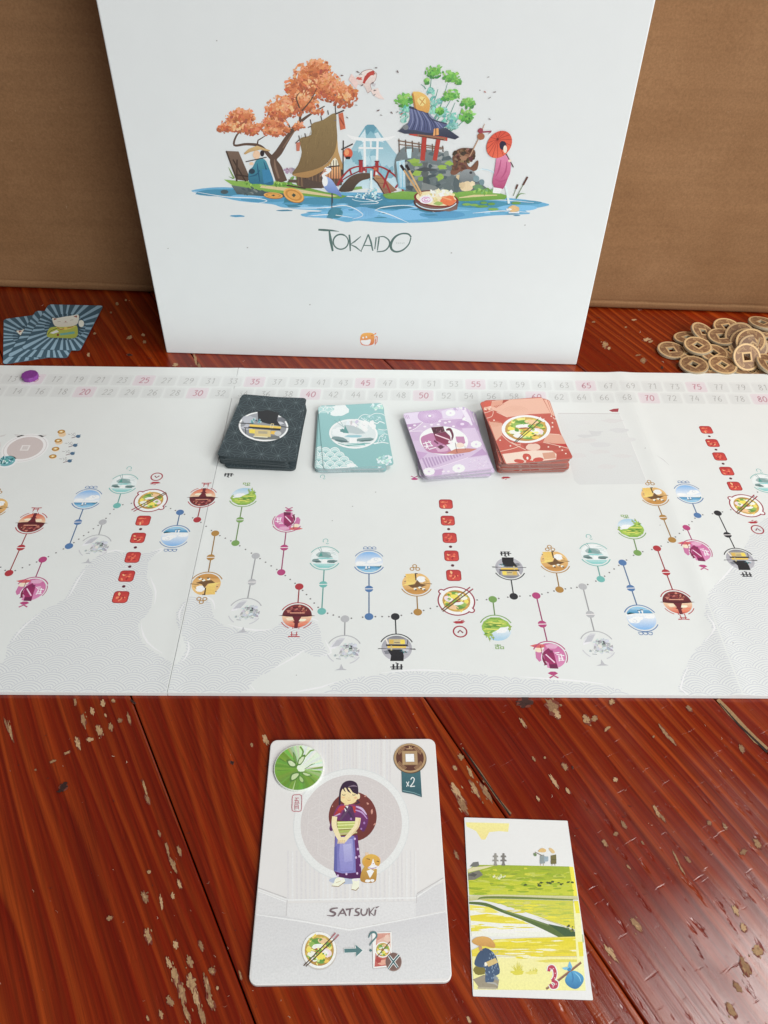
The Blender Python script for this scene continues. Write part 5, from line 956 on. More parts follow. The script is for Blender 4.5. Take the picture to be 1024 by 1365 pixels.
# ================================================================ PURPLE MARKER on the score track
p = T(41, 504, TB); bm = bmesh.new(); N = 10; r = .0056; h = .0030
for i in range(0):
    pass
vb = [bm.verts.new((r*cos(2*pi*(i+.5)/N), r*sin(2*pi*(i+.5)/N), 0)) for i in range(N)]; f = bm.faces.new(vb)
ex = bmesh.ops.extrude_face_region(bm, geom=[f])
for v in ex['geom']:
    if isinstance(v, bmesh.types.BMVert): v.co.z = h
bmesh.ops.recalc_face_normals(bm, faces=bm.faces); bmesh.ops.bevel(bm, geom=[e for e in bm.edges], offset=.0005, segments=2, profile=.5, affect='EDGES')
o = link('score_marker', mesh_bm('score_marker', bm, flat('purple_paint', (.22, .045, .27), .42, .4, .12, 600)), None, (p.x, p.y, TB+.0001), (0, 0, .2)); tag(o, 'small purple wooden marker disc on the score track', 'game marker')

# ================================================================ COINS (punched board with a square hole)
RC, TC, HS = .0102, .0019, .0024
def coin_mesh():
    bm = bmesh.new(); n = 32; prof = [(RC-.0002, 0), (RC, .0003), (RC, TC-.0003), (RC-.0002, TC)]
    sq = []
    for i in range(n):
        t = 2*pi*i/n; c, s = cos(t), sin(t); q = HS/max(abs(c), abs(s)); sq.append((q*c, q*s))
    rings = [[bm.verts.new((R_*cos(2*pi*i/n), R_*sin(2*pi*i/n), z)) for i in range(n)] for R_, z in prof]
    rings.append([bm.verts.new((x, y, TC)) for x, y in sq]); rings.append([bm.verts.new((x, y, 0)) for x, y in sq])
    for a_, b_ in zip(rings, rings[1:]+rings[:1]):
        for i in range(n): bm.faces.new((a_[i], a_[(i+1) % n], b_[(i+1) % n], b_[i]))
    bmesh.ops.recalc_face_normals(bm, faces=bm.faces); return mesh_bm('coin_core', bm, flat('grey_board_core', (.44, .36, .25), .8, .2, .12, 900))
def coin_ink():
    m = print_mat('coin_ink', .36, .5, .22); n = m.node_tree; b = n.nodes['Principled BSDF']; src = b.inputs['Base Color'].links[0].from_socket
    oi = node(n, 'ShaderNodeObjectInfo'); c = ramp(n, oi.outputs['Random'], [(0., (.78, .74, .70)), (.5, (1, 1, 1)), (1., (1.16, 1.12, 1.02))])
    n.links.new(mix(n, src, c, 1., 'MULTIPLY'), b.inputs['Base Color']); return m
def coin_print(side):
    A = Art(ident, (214, 212, 208), .8, z0=1.2e-5); n = 40
    def ring(r0, r1, c):
        A.k += 1; k = A.k
        for i in range(n):
            t0, t1 = 2*pi*i/n, 2*pi*(i+1)/n; A.poly([(r0*cos(t0), r0*sin(t0)), (r1*cos(t0), r1*sin(t0)), (r1*cos(t1), r1*sin(t1)), (r0*cos(t1), r0*sin(t1))], c, k=k)
    def sqring(q, r1, c):
        A.k += 1; k = A.k
        for i in range(n):
            t0, t1 = 2*pi*i/n, 2*pi*(i+1)/n; f = lambda t: q/max(abs(cos(t)), abs(sin(t)))
            A.poly([(f(t0)*cos(t0), f(t0)*sin(t0)), (r1*cos(t0), r1*sin(t0)), (r1*cos(t1), r1*sin(t1)), (f(t1)*cos(t1), f(t1)*sin(t1))], c, k=k)
    sqring(HS, RC-.0003, (192, 152, 98)); sqring(HS+.0012, .0086, (124, 86, 54))
    for i in range(4):
        a0 = pi/4+i*pi/2; ax = .0064
        for j in range(4): A.arc(ax*cos(a0), ax*sin(a0), .0026-.0006*j, .0026-.0006*j, math.degrees(a0)-95, math.degrees(a0)+95, .00022, (174, 134, 84), n=8)
    for i in range(8):
        a0 = i*pi/4+.2; A.stroke([(.0050*cos(a0-.22), .0050*sin(a0-.22)), (.0066*cos(a0), .0066*sin(a0)), (.0080*cos(a0+.05), .0080*sin(a0+.05))], .00028, (172, 132, 84), smooth=3)
        A.arc(.0068*cos(a0), .0068*sin(a0), .0010, .0010, math.degrees(a0), math.degrees(a0)+200, .00024, (178, 138, 88), n=6)
    ring(.0089, .0092, (214, 178, 122)); return A.mesh('coin_print', coin_ink())
ccore, cprint = coin_mesh(), coin_print(1)
zf = Zm(870, 415, 1024)
GRP = 'cardboard coins in the heap beside the white box'
L_any = 'brown coin buried beneath the leaning coins of the heap'
#        zoom centre, height of its middle (mm), tilt deg, tilt direction deg (side that is raised), spin, label
coins = [((165, 352), 1.2, 3, 120, 10, 'leftmost brown coin lying flat on the table, apart at the edge of the heap'), ((312, 240), 2.6, 8, 300, 30, 'flat brown coin behind and right of the leftmost coin'), ((330, 388), 1.0, 0, 0, 50, 'coin mostly hidden under the raised coin in the left part of the heap'),
 ((445, 200), 3.6, 20, 150, 12, 'tilted coin at the back left of the heap leaning on its neighbour'), ((400, 308), 5.2, 5, 100, 40, 'coin lying on top of the left part of the heap'), ((540, 375), 3.2, 5, 80, 33, 'coin with open hole under the right rim of the raised left coin'), ((365, 478), 2.9, 3, 60, 45, 'front left coin of the heap, close to the board edge'), ((372, 490), 1.0, 0, 0, 20, 'coin squarely beneath the front left coin of the heap'),
 ((620, 480), 3.0, 6, 100, 42, 'front middle coin of the heap beside the board edge'), ((520, 515), 1.0, 0, 0, 10, 'half hidden coin between the front left and front middle coins'), ((800, 505), 1.0, 0, 0, 30, 'flat coin peeking out below the bright propped coin'), ((612, 228), 5.0, 4, 60, 5, 'coin on a small stack in the middle back of the heap'), ((612, 238), 3.0, 2, 200, 25, 'middle coin of the small stack in the middle back of the heap'), ((614, 246), 1.0, 0, 0, 60, 'bottom coin of the small stack in the middle back of the heap'), ((655, 150), 1.8, 8, 90, 15, 'coin at the far back of the heap near the cardboard'),
 ((770, 212), 8.0, 34, 60, 20, 'steeply leaning coin at the top of the heap'), ((815, 262), 8.0, 36, 40, 10, 'leaning coin second from the left among the leaning coins'), ((870, 268), 9.4, 34, 60, 35, 'small visible crescent of a coin between the leaning coins'), ((893, 322), 7.4, 30, 70, 44, 'leaning coin right behind the bright front coin'), ((832, 412), 7.2, 40, 95, 8, 'bright coin propped up at the front of the heap, facing the viewer'),
 ((690, 360), 1.2, 4, 0, 22, 'low coin in the dark gap left of the bright propped coin'), ((935, 200), 3.0, 6, 120, 40, 'coin lying flat behind the leaning coins'), ((1015, 255), 4.8, 6, 200, 15, 'coin cut by the right picture edge, behind the lower right stack'), ((970, 105), 5.6, 6, 240, 38, 'topmost coin of the rear stack by the cardboard'), ((975, 118), 3.4, 2, 0, 8, 'middle coin of the rear stack by the cardboard'), ((978, 128), 1.0, 0, 0, 28, 'bottom coin of the rear stack by the cardboard'),
 ((1030, 470), 4.6, 18, 150, 12, 'coin at the right picture edge near the board'), ((1032, 480), 2.4, 8, 150, 30, 'coin under the one at the right picture edge near the board'), ((930, 515), 1.0, 0, 0, 12, 'flat coin right of the bright propped coin, close to the board'), ((740, 300), 1.0, 0, 0, 5, L_any), ((860, 330), 1.0, 0, 0, 15, L_any), ((880, 400), 3.0, 10, 90, 25, L_any), ((800, 330), 3.2, 12, 60, 55, L_any)]
for (x, y), hm, tilt, tdir, spin, lab in coins:
    p = T(*zf(x, y), hm/1000)
    o = empty('coin', p); o.rotation_mode = 'QUATERNION'; td = radians(tdir)
    from mathutils import Quaternion
    q = Quaternion((sin(td), -cos(td), 0), radians(tilt)) @ Quaternion((0, 0, 1), radians(spin))
    o.rotation_quaternion = q
    # keep the lowest point of a tilted coin above the table
    low = RC*sin(radians(tilt))+TC/2
    if p.z < low+.0001: o.location.z = low+.0001
    link('core', ccore, o, (0, 0, -TC/2)); link('printed_face', cprint, o, (0, 0, TC/2)); link('printed_face', cprint, o, (0, 0, -TC/2), (pi, 0, 0)); tag(o, lab, 'coin', GRP)

# ================================================================ TRAVELLER TILE (front)
TT = .0019; cor = [(361, 986), (578.5, 986), (603.5, 1310), (333, 1312)]
x, y, an = fit_pose(cor, TT)
tile = tag(empty('traveller_tile', (x, y, 0), an), 'large white tile with a figure in a purple robe and the word SATSUKI', 'game tile')
TWD, THT = .0722, .0962
link('board', slab('tile_board', rrect(TWD, THT, .003, 6), TT, [M_tile, paper('tile_edge', (.62, .60, .59), .7, .2)], .0003), tile, (0, 0, .0001))
c_, s_ = cos(an), sin(an)
def tmap(px, py, z=TT): p = T(px, py, z); dx, dy = p.x-x, p.y-y; return (dx*c_+dy*s_, -dx*s_+dy*c_)
CW_ = (219, 214, 212)
A = Art(tmap, CW_, CARDW, clip=rrect(TWD-.0008, THT-.0008, .0028, 6)).zoom(320, 970, 620); P, ST, EL, BL, LV = A.poly, A.stroke, A.ell, A.blob, A.leaves
for i in range(26):
    xx = 330+i*14; P([(xx, 40), (xx+A.rng.uniform(4, 9), 40), (xx+8, 330), (xx, 330)], A.rng.choice([(214, 207, 206), (222, 218, 216), (216, 211, 212)]))
for i in range(30):
    xx = 215+i*20; P([(xx, 560), (xx+A.rng.uniform(4, 12), 560), (xx+9, 790), (xx, 790)], A.rng.choice([(214, 208, 208), (222, 218, 217), (216, 211, 211)]))
uc, vc = A.mapf(*A.pre(507, 430)); old = (A.mapf, A.pre); A.pre = ident; A.mapf = lambda q, w: (uc+q, vc+w)
EL(0, 0, .0236, .0236, (212, 211, 210), n=60); EL(0, 0, .0232, .0232, (222, 220, 218), n=60); EL(0, 0, .0206, .0206, (206, 196, 194), n=60)
seen2 = set(); hh = .0088
for j in range(-4, 5):
    for i in range(-4, 5):
        x0 = i*hh+(hh/2 if j % 2 else 0); y0 = j*hh*.866
        for tri in ([(x0, y0), (x0+hh, y0), (x0+hh/2, y0+hh*.866)], [(x0, y0), (x0+hh, y0), (x0+hh/2, y0-hh*.866)]):
            g = (sum(p[0] for p in tri)/3, sum(p[1] for p in tri)/3)
            for p in tri:
                if math.hypot(*p) < .0196 and math.hypot(*g) < .0196: ST([p, g], .0003, (211, 202, 200))
A.mapf, A.pre = old
gl = (203, 199, 200)
P([(82, 745), (215, 790), (215, 860), (76, 850)], (212, 208, 208)); P([(215, 800), (800, 790), (800, 860), (500, 915), (215, 862)], (216, 212, 212)); P([(60, 850), (210, 860), (500, 922), (935, 835), (965, 1140), (50, 1172)], (206, 202, 203), (214, 211, 211)); P([(800, 760), (925, 705), (935, 830), (800, 860)], (208, 204, 205))
P([(56, 1040), (500, 930), (940, 845), (945, 920), (500, 1010), (52, 1150)], (204, 200, 202), (212, 209, 209))
for pts in [[(80, 735), (215, 785), (800, 775), (925, 690)], [(76, 852), (300, 885), (500, 922), (935, 838)], [(82, 745), (215, 795)]]: ST(pts, [4, 7, 7, 4], (228, 225, 224))
for pts in [[(215, 785), (210, 858)], [(805, 765), (802, 800)], [(80, 728), (212, 776)], [(925, 684), (805, 756)]]: ST(pts, 4, (194, 188, 188))
# red round shield-like disc, figure in a purple robe, small yellow cat
A.zoom(420, 1020, 580)
EL(322, 440, 205, 212, (120, 52, 46), 0, 40, col2=(112, 46, 40))
for xx, yy, rx, ry, r in ((430, 265, 12, 6, -40), (450, 330, 12, 8, 40), (484, 400, 10, 24, 5), (510, 505, 12, 6, -30), (150, 352, 6, 6, 0)): BL(xx, yy, rx, ry, (206, 140, 122), .3, 10, r)
EL(250, 985, 130, 32, (176, 184, 206)); skin = (236, 214, 164); sk2 = (222, 190, 138)
P(catmull([(180, 965), (240, 960), (255, 1000), (200, 1035), (142, 1030), (160, 1008)], 3, True), (240, 230, 206)); P(catmull([(318, 975), (372, 970), (375, 1040), (355, 1066), (312, 1060), (322, 1010)], 3, True), (240, 230, 206)); ST([(142, 1032), (200, 1038), (256, 998)], 6, (150, 120, 80)); ST([(312, 1062), (350, 1070), (374, 1045)], 7, (150, 120, 80)); ST([(180, 1005), (220, 990)], 5, (200, 180, 140))
P([(215, 960), (240, 958), (236, 985), (212, 985)], (232, 226, 226)); P([(325, 962), (365, 960), (368, 990), (330, 990)], (226, 216, 224))
P([(170, 610), (362, 598), (382, 760), (400, 965), (300, 972), (190, 955), (160, 900)], (104, 40, 104), (90, 34, 98)); P([(175, 615), (335, 605), (345, 760), (348, 918), (240, 928), (162, 905), (165, 760)], (112, 108, 178), (128, 124, 190)); P([(215, 640), (320, 630), (330, 780), (325, 900), (220, 905), (205, 770)], (154, 150, 206), (140, 134, 200)); P([(240, 680), (310, 670), (318, 820), (250, 830)], (176, 172, 216), (156, 150, 208)); P([(165, 700), (185, 690), (190, 905), (162, 900)], (96, 96, 166))
P([(176, 925), (345, 925), (395, 915), (402, 962), (300, 972), (190, 955)], (84, 30, 88))
for xx, yy in ((340, 630), (366, 718), (350, 790), (388, 855), (360, 925), (268, 930), (378, 780), (195, 945)): EL(xx, yy, 9, 11, (206, 176, 214), 0, 10)
P(catmull([(160, 420), (200, 345), (260, 335), (370, 345), (430, 400), (455, 470), (420, 565), (385, 545), (345, 470), (190, 470), (150, 560), (122, 540)], 3, True), (132, 50, 110), (92, 36, 96)); P([(190, 380), (215, 350), (262, 345), (275, 370), (200, 400)], (188, 48, 52)); P([(162, 430), (185, 390), (232, 395), (200, 430)], (170, 40, 50)); P([(310, 345), (345, 355), (350, 405), (320, 410)], (188, 46, 50)); ST([(350, 355), (400, 375), (440, 425)], [10, 20, 8], (206, 176, 212), smooth=3); ST([(345, 385), (400, 405), (445, 460)], [8, 14, 6], (190, 150, 200), smooth=3); ST([(160, 440), (215, 415)], [6, 12], (196, 156, 196))
P([(205, 475), (262, 350), (320, 352), (350, 478), (280, 485)], (84, 48, 84), (92, 40, 96)); P([(250, 372), (264, 350), (285, 352), (262, 408)], (232, 224, 224)); ST([(258, 360), (300, 420), (320, 465)], 16, (70, 42, 78)); ST([(300, 360), (262, 410), (215, 470)], 16, (98, 66, 98)); EL(308, 460, 9, 11, (160, 110, 176)); EL(420, 495, 9, 11, (160, 110, 176)); EL(395, 545, 8, 9, (160, 110, 176))
P([(188, 482), (345, 480), (352, 510), (335, 590), (215, 600), (195, 545)], (190, 196, 92), (160, 172, 72)); 
for yy in (492, 515, 545): ST([(190, yy), (350, yy-6)], 8, (222, 226, 150))
ST([(200, 555), (340, 545)], 7, (140, 116, 56)); ST([(200, 590), (360, 575)], 14, (190, 176, 120))
ST([(168, 440), (165, 520), (200, 610), (222, 650)], [44, 44, 38, 30], skin, smooth=5); ST([(368, 450), (355, 520), (300, 590), (250, 640)], [46, 44, 38, 30], skin, smooth=5); ST([(380, 460), (365, 530), (310, 600)], [8, 10, 6], sk2, smooth=4); BL(240, 640, 34, 26, skin, .08); 
for xx in (196, 212, 228, 246): ST([(xx+6, 640), (xx, 672)], [14, 10], sk2)
ST([(268, 320), (268, 345)], 36, sk2); EL(288, 262, 82, 74, skin, 0, 32, col2=(240, 206, 140))
P(catmull([(205, 260), (215, 200), (245, 150), (300, 133), (350, 150), (368, 190), (366, 245), (340, 230), (325, 200), (270, 195), (240, 200), (222, 240), (218, 330), (204, 340)], 3, True), (58, 36, 62), (50, 30, 52)); ST([(265, 185), (285, 220), (308, 243)], [14, 16, 2], (54, 34, 58)); ST([(300, 185), (330, 225), (368, 250)], [20, 24, 10], (54, 34, 58)); ST([(240, 190), (250, 215), (262, 232)], [14, 10, 2], (54, 34, 58)); ST([(285, 186), (330, 178), (362, 186)], [4, 14, 4], (128, 106, 126), smooth=3); EL(372, 268, 12, 24, skin); ST([(355, 300), (378, 320), (340, 335)], [16, 20, 6], (60, 38, 66)); ST([(208, 300), (206, 345)], [10, 6], (60, 38, 66))
ST([(232, 254), (246, 259), (260, 254)], 5, (60, 44, 40)); ST([(318, 254), (332, 259), (346, 253)], 5, (60, 44, 40)); EL(240, 278, 14, 9, (238, 190, 130)); EL(345, 280, 14, 9, (236, 184, 128)); ST([(276, 300), (290, 304), (304, 299)], 4, (190, 120, 90)); EL(288, 282, 5, 3, (220, 180, 130))
P(catmull([(410, 885), (440, 860), (520, 870), (525, 960), (505, 1000), (430, 1005), (388, 985), (392, 930)], 3, True), (204, 156, 44), (176, 122, 34)); P([(440, 905), (475, 890), (505, 905), (480, 950), (468, 965)], (238, 232, 236)); BL(450, 990, 24, 13, (240, 232, 232), .1); BL(490, 985, 18, 12, (240, 232, 232), .1)
P([(424, 790), (430, 745), (460, 750), (462, 780)], (222, 190, 160)); P([(535, 790), (548, 775), (562, 800), (552, 830)], (226, 190, 176)); EL(480, 825, 78, 64, (222, 172, 44), 0, 30, col2=(206, 146, 40)); BL(452, 830, 30, 28, (214, 150, 20), .1); P(catmull([(480, 850), (496, 800), (512, 850), (545, 870), (500, 890), (450, 880)], 3, True), (240, 234, 236)); ST([(450, 872), (490, 884), (535, 868)], [4, 10, 4], (180, 140, 170), smooth=3); ST([(440, 800), (470, 806)], 6, (80, 56, 30)); ST([(525, 820), (548, 826)], 6, (80, 56, 30)); EL(497, 842, 5, 4, (190, 110, 120))
link('portrait_print', A.mesh('portrait_print', M_print), tile, (0, 0, TT+.0001))
# name, seal, price ribbon, bottom symbols
A = Art(tmap, CW_, CARDW, clip=rrect(TWD-.0008, THT-.0008, .0028, 6), z0=2e-4).zoom(320, 970, 620); P, ST, EL, BL, LV = A.poly, A.stroke, A.ell, A.blob, A.leaves
nm = (120, 100, 104)
ST([(446, 822), (420, 826), (412, 836), (434, 846), (424, 858), (396, 856)], [4, 7, 9, 9, 7, 2], nm, smooth=4); ST([(446, 860), (458, 842), (470, 826)], [4, 6, 6], nm); ST([(470, 826), (476, 842), (484, 858)], [5, 8, 5], nm); ST([(452, 848), (480, 846)], 5, nm)
ST([(482, 830), (518, 824)], [8, 3], nm); ST([(502, 828), (498, 858)], [8, 5], nm); ST([(546, 824), (530, 828), (528, 838), (542, 846), (536, 856), (518, 856)], [3, 6, 8, 8, 6, 2], nm, smooth=4); ST([(554, 826), (552, 846), (562, 856), (576, 848), (580, 826)], [6, 6, 6, 6, 5], nm, smooth=4); ST([(588, 822), (590, 858)], [6, 6], nm); ST([(612, 820), (592, 842), (612, 858)], [3, 7, 3], nm); ST([(618, 830), (614, 856)], [7, 5], nm); ST([(618, 822), (634, 815)], [6, 2], nm)
A.flush('name_lettering', M_print, tile, (0, 0, TT+.0001))
sr = (186, 72, 92)
ST(catmull([(240, 312), (258, 307), (280, 310), (281, 345), (278, 380), (256, 382), (238, 379), (238, 345)], 2, True), 2.5, sr, closed=True)
for pts in [[(250, 322), (269, 322)], [(248, 333), (266, 333)], [(247, 345), (272, 345)], [(258, 322), (254, 345)], [(266, 333), (265, 345)], [(250, 352), (250, 376)], [(250, 352), (267, 353), (267, 374)], [(251, 360), (266, 360)], [(250, 367), (266, 367)]]: ST(pts, 1.9, sr)
A.flush('seal_print', M_print, tile, (0, 0, TT+.0001))
P([(735, 185), (820, 185), (828, 318), (790, 305), (738, 295)], (64, 108, 116), (44, 86, 96)); ST([(740, 288), (790, 297), (822, 310)], 3, (120, 156, 160))
wt = (232, 236, 234); ST([(757, 248), (769, 268)], 3.5, wt); ST([(769, 247), (758, 270)], 3.5, wt); ST([(777, 238), (784, 228), (793, 235), (788, 252), (774, 270)], 4, wt, smooth=4); ST([(774, 270), (796, 268)], 4, wt)
uc, vc = A.mapf(*A.pre(773, 139)); old = (A.mapf, A.pre); A.pre = ident; A.mapf = lambda q, w: (uc+q, vc+w); rr_ = .0069
EL(.0001, -.0002, rr_*1.03, rr_*1.03, (92, 66, 44), n=40); EL(0, 0, rr_, rr_, (176, 140, 96), n=40); EL(0, 0, rr_*.87, rr_*.87, (94, 52, 40), n=40)
for i in range(4):
    a0 = pi/4+i*pi/2
    for j in range(4): A.arc(.62*rr_*cos(a0), .62*rr_*sin(a0), rr_*(.30-.075*j), rr_*(.30-.075*j), math.degrees(a0)-90, math.degrees(a0)+90, rr_*.035, (176, 134, 92), n=10)
ST([(-.0014, rr_*.62), (.0016, rr_*.62)], .0004, (196, 156, 110)); ST([(0, rr_*.82), (0, rr_*.62)], .0004, (196, 156, 110)); ST([(0, rr_*.72), (.0011, rr_*.74)], .0004, (196, 156, 110))
for q, c in ((.5, (140, 104, 70)), (.46, (176, 140, 96)), (.29, (120, 86, 58)), (.27, (234, 236, 238))): P([(-rr_*q, -rr_*q), (rr_*q, -rr_*q), (rr_*q, rr_*q), (-rr_*q, rr_*q)], c)
A.mapf, A.pre = old
A.flush('price_print', M_print, tile, (0, 0, TT+.0001))
EL(362, 1018, 80, 86, (196, 186, 178), 0, 40); old = A.sub(361, 1014, 77, 83); noodle_bowl(A, 80); A.pre = old
for p, q in (((290, 1085), (425, 948)), ((300, 1088), (440, 955))): ST([p, q], 5, (84, 60, 44)); ST([(q[0]-10, q[1]+10), (q[0]+10, q[1]-12)], 7, (176, 110, 116))
A.flush('bowl_print', M_print, tile, (0, 0, TT+.0001))
tc_ = (82, 122, 124); P([(472, 1006), (524, 1004), (520, 984), (562, 1015), (526, 1048), (526, 1027), (474, 1028)], (226, 226, 224)); P([(474, 1008), (528, 1006), (524, 988), (558, 1015), (528, 1044), (528, 1024), (476, 1026)], tc_)
A.flush('arrow_print', M_print, tile, (0, 0, TT+.0001))
P([(600, 936), (692, 932), (694, 1092), (606, 1100)], (196, 186, 184)); P([(602, 934), (690, 931), (692, 1088), (606, 1096)], (236, 230, 226)); P([(622, 938), (684, 936), (687, 1082), (612, 1090)], (214, 150, 132), (190, 84, 76)); P([(625, 970), (684, 940), (686, 1010), (620, 1040)], (222, 176, 158)); BL(650, 1070, 26, 14, (226, 160, 136), .3); BL(670, 960, 14, 16, (228, 190, 172), .3); BL(630, 1060, 14, 12, (176, 66, 60), .3)
old = A.sub(650, 1012, 36, 36); noodle_bowl(A, 40); A.pre = old; ST([(622, 1046), (682, 976)], 3.5, (84, 60, 44))
ST([(585, 958), (596, 936), (615, 934), (622, 950), (608, 968), (594, 985), (592, 994)], [3, 9, 9, 8, 7, 6, 3], tc_, smooth=4); EL(595, 1015, 6, 6, tc_)
EL(699, 1068, 37, 42, (150, 120, 110), 0, 30); EL(698, 1066, 35, 40, (122, 92, 84), 0, 30); 
for w_, c in ((13, (236, 236, 234)), (7, (62, 100, 104))): ST([(678, 1040), (694, 1062), (718, 1094)], [w_*.8, w_, w_*.8], c, smooth=3); ST([(724, 1036), (700, 1064), (674, 1100)], [w_, w_, w_*.7], c, smooth=3)
A.flush('card_symbol_print', M_print, tile, (0, 0, TT+.0001))
# round green token set into the tile
u, v = tmap(398.5, 1024.5); wp = Vector((x+u*c_-v*s_, y+u*s_+v*c_, TT+.0006)); rt = .0106
tok = tag(empty('round_token', wp, an), 'round green leaf-print token on the upper left corner of the tile', 'token')
bm = bmesh.new(); bmesh.ops.create_cone(bm, cap_ends=True, segments=48, radius1=rt, radius2=rt, depth=.0009, matrix=Matrix.Translation((0, 0, 0)))
bmesh.ops.bevel(bm, geom=[e for e in bm.edges if abs(e.verts[0].co.z-e.verts[1].co.z) < 1e-6], offset=.00012, segments=1, affect='EDGES'); link('disc', mesh_bm('disc', bm, paper('token_rim', (.74, .77, .70), .6, .3)), tok)
zf = Zm(340, 975, 480); zt_ = TT+.00105
def kmap(px, py): p = T(px, py, zt_); dx, dy = p.x-wp.x, p.y-wp.y; return (dx*c_+dy*s_, -dx*s_+dy*c_)
A = Art(kmap, CW_, CARDW, clip=[(rt*.965*cos(2*pi*i/48), rt*.965*sin(2*pi*i/48)) for i in range(48)]).zoom(340, 975, 480); P, ST, BL = A.poly, A.stroke, A.blob
P([(150, 100), (720, 100), (720, 640), (150, 640)], (112, 158, 36), (206, 218, 186), 'x')
t = 0; rr = random.Random(4)
while t < 2*pi:
    w = rr.uniform(.05, .16); br_ = max(0, cos(t+.9))
    c = tuple(int(a_+(b_-a_)*min(1, br_*1.2+rr.uniform(-.2, .15)*(br_ > .1))) if True else 0 for a_, b_ in zip((106, 152, 34), (220, 228, 208))); c = tuple(max(0, min(255, q+rr.randint(-12, 12))) for q in c)
    P([(440, 360), (440+420*cos(t), 360+420*sin(t)), (440+420*cos(t+w), 360+420*sin(t+w))], c); t += w
for pts, c, c2 in [([(305, 285), (350, 275), (405, 320), (400, 350), (340, 345)], (84, 124, 46), (200, 214, 166)), ([(340, 490), (350, 420), (420, 395), (445, 410), (400, 470)], (84, 124, 46), (190, 206, 150)), ([(410, 330), (430, 260), (490, 225), (480, 280), (440, 330)], (84, 124, 46), (206, 218, 176)), ([(450, 395), (520, 410), (560, 430), (510, 440), (465, 420)], (90, 130, 50), (190, 208, 150)), ([(430, 420), (480, 470), (470, 510), (430, 480)], (90, 130, 50), (170, 194, 120)), ([(370, 200), (400, 250), (405, 310), (380, 290)], (84, 124, 46), (110, 150, 60))]:
    P(catmull(pts, 3, True), c); mx = sum(p[0] for p in pts)/len(pts); my = sum(p[1] for p in pts)/len(pts); P(catmull([(mx+(p[0]-mx)*.66, my+(p[1]-my)*.66) for p in pts], 3, True), c2)
BL(450, 360, 42, 34, (222, 230, 206), .15); ST([(440, 150), (470, 200), (440, 270)], [16, 18, 5], (106, 146, 50), smooth=3); ST([(480, 260), (540, 190), (580, 180)], [6, 18, 10], (128, 164, 70)); ST([(520, 370), (600, 360), (670, 350)], [5, 16, 22], (124, 160, 62)); ST([(540, 385), (640, 395)], [4, 14], (110, 150, 52)); ST([(395, 480), (370, 570)], [4, 14], (176, 200, 126)); ST([(240, 265), (300, 300)], [10, 4], (84, 124, 40)); ST([(215, 380), (330, 380)], [8, 3], (90, 136, 40)); ST([(480, 370), (550, 325), (585, 315)], [3, 8, 3], (96, 120, 70))
link('printed_face', A.mesh('token_print', M_print), tok, (0, 0, .00046))

# ================================================================ PANORAMA CARD (front right)
TP = .0005; cor = [(620, 1090), (757, 1094), (790, 1332), (630, 1329)]
x, y, an = fit_pose(cor, TP); PW, PH = .0424, .0651
pc = tag(empty('panorama_card', (x, y, 0), an), 'small card with yellow green rice fields, a crouching worker and a red 3', 'playing card')
link('card', slab('panorama_sheet', rrect(PW, PH, .0003, 2), TP-.0001, [M_card, M_edge], 0.), pc, (0, 0, .0001))
c_, s_ = cos(an), sin(an)
def pmap(px, py): p = T(px, py, TP); dx, dy = p.x-x, p.y-y; return (dx*c_+dy*s_, -dx*s_+dy*c_)
A = Art(pmap, (220, 219, 216), (.82, .81, .80), clip=rrect(PW-.0006, PH-.0006, .0002, 2)); A.desat = .02; A.zoom(600, 1070, 800, 975); P, ST, EL, BL, LV = A.poly, A.stroke, A.ell, A.blob, A.leaves
P([(104, 128), (385, 135), (378, 190), (320, 185), (255, 192), (230, 240), (205, 240), (170, 185), (108, 155)], (236, 222, 146), (230, 214, 140))
P([(115, 440), (160, 405), (300, 405), (775, 415), (805, 610), (125, 600)], (150, 168, 40), (176, 186, 44)); P([(775, 415), (810, 420), (838, 610), (805, 610)], (232, 220, 70)); P([(122, 520), (790, 500), (800, 600), (125, 598)], (182, 190, 40), (190, 196, 56))
for i in range(150):
    yy = A.rng.uniform(425, 595); BL(A.rng.uniform(125, 770+(yy-415)*.14), yy, A.rng.uniform(10, 50), A.rng.uniform(2, 8), A.rng.choice([(150, 172, 36), (174, 184, 40), (200, 200, 60), (140, 158, 44), (188, 194, 80)]), .3, 9, A.rng.uniform(-8, 8))
P([(115, 435), (150, 420), (290, 408), (240, 425), (120, 455)], (212, 204, 160)); P([(128, 415), (150, 388), (185, 384), (190, 410), (170, 418)], (112, 112, 108)); P([(118, 460), (190, 440), (215, 470), (160, 502), (120, 505)], (118, 114, 104)); BL(150, 470, 26, 10, (84, 82, 78), .3)
LV(310, 480, 45, 12, 16, 8, [(216, 216, 170), (200, 204, 120)])
for xx, yy in ((575, 530), (595, 520), (632, 520), (668, 515), (705, 520), (725, 530), (770, 518), (795, 518), (490, 536), (650, 522), (580, 540)): BL(xx, yy, 12, 6, (70, 84, 40), .5, 8)
P([(122, 605), (300, 598), (835, 608), (838, 632), (300, 625), (190, 632), (122, 640)], (206, 202, 160), (180, 180, 120)); ST([(180, 630), (220, 617), (400, 618), (800, 632)], [4, 14, 16, 8], (106, 122, 56), smooth=3)
P([(195, 632), (300, 626), (800, 638), (830, 830), (560, 735), (330, 660)], (196, 196, 70), (214, 204, 60))
for i in range(60):
    xx = A.rng.uniform(330, 815); yy = 645+A.rng.random()*(xx-300)*.30; BL(xx, yy, A.rng.uniform(20, 60), 5, A.rng.choice([(176, 186, 70), (206, 206, 60), (226, 214, 60), (200, 196, 110), (190, 192, 80)]), .3, 10)
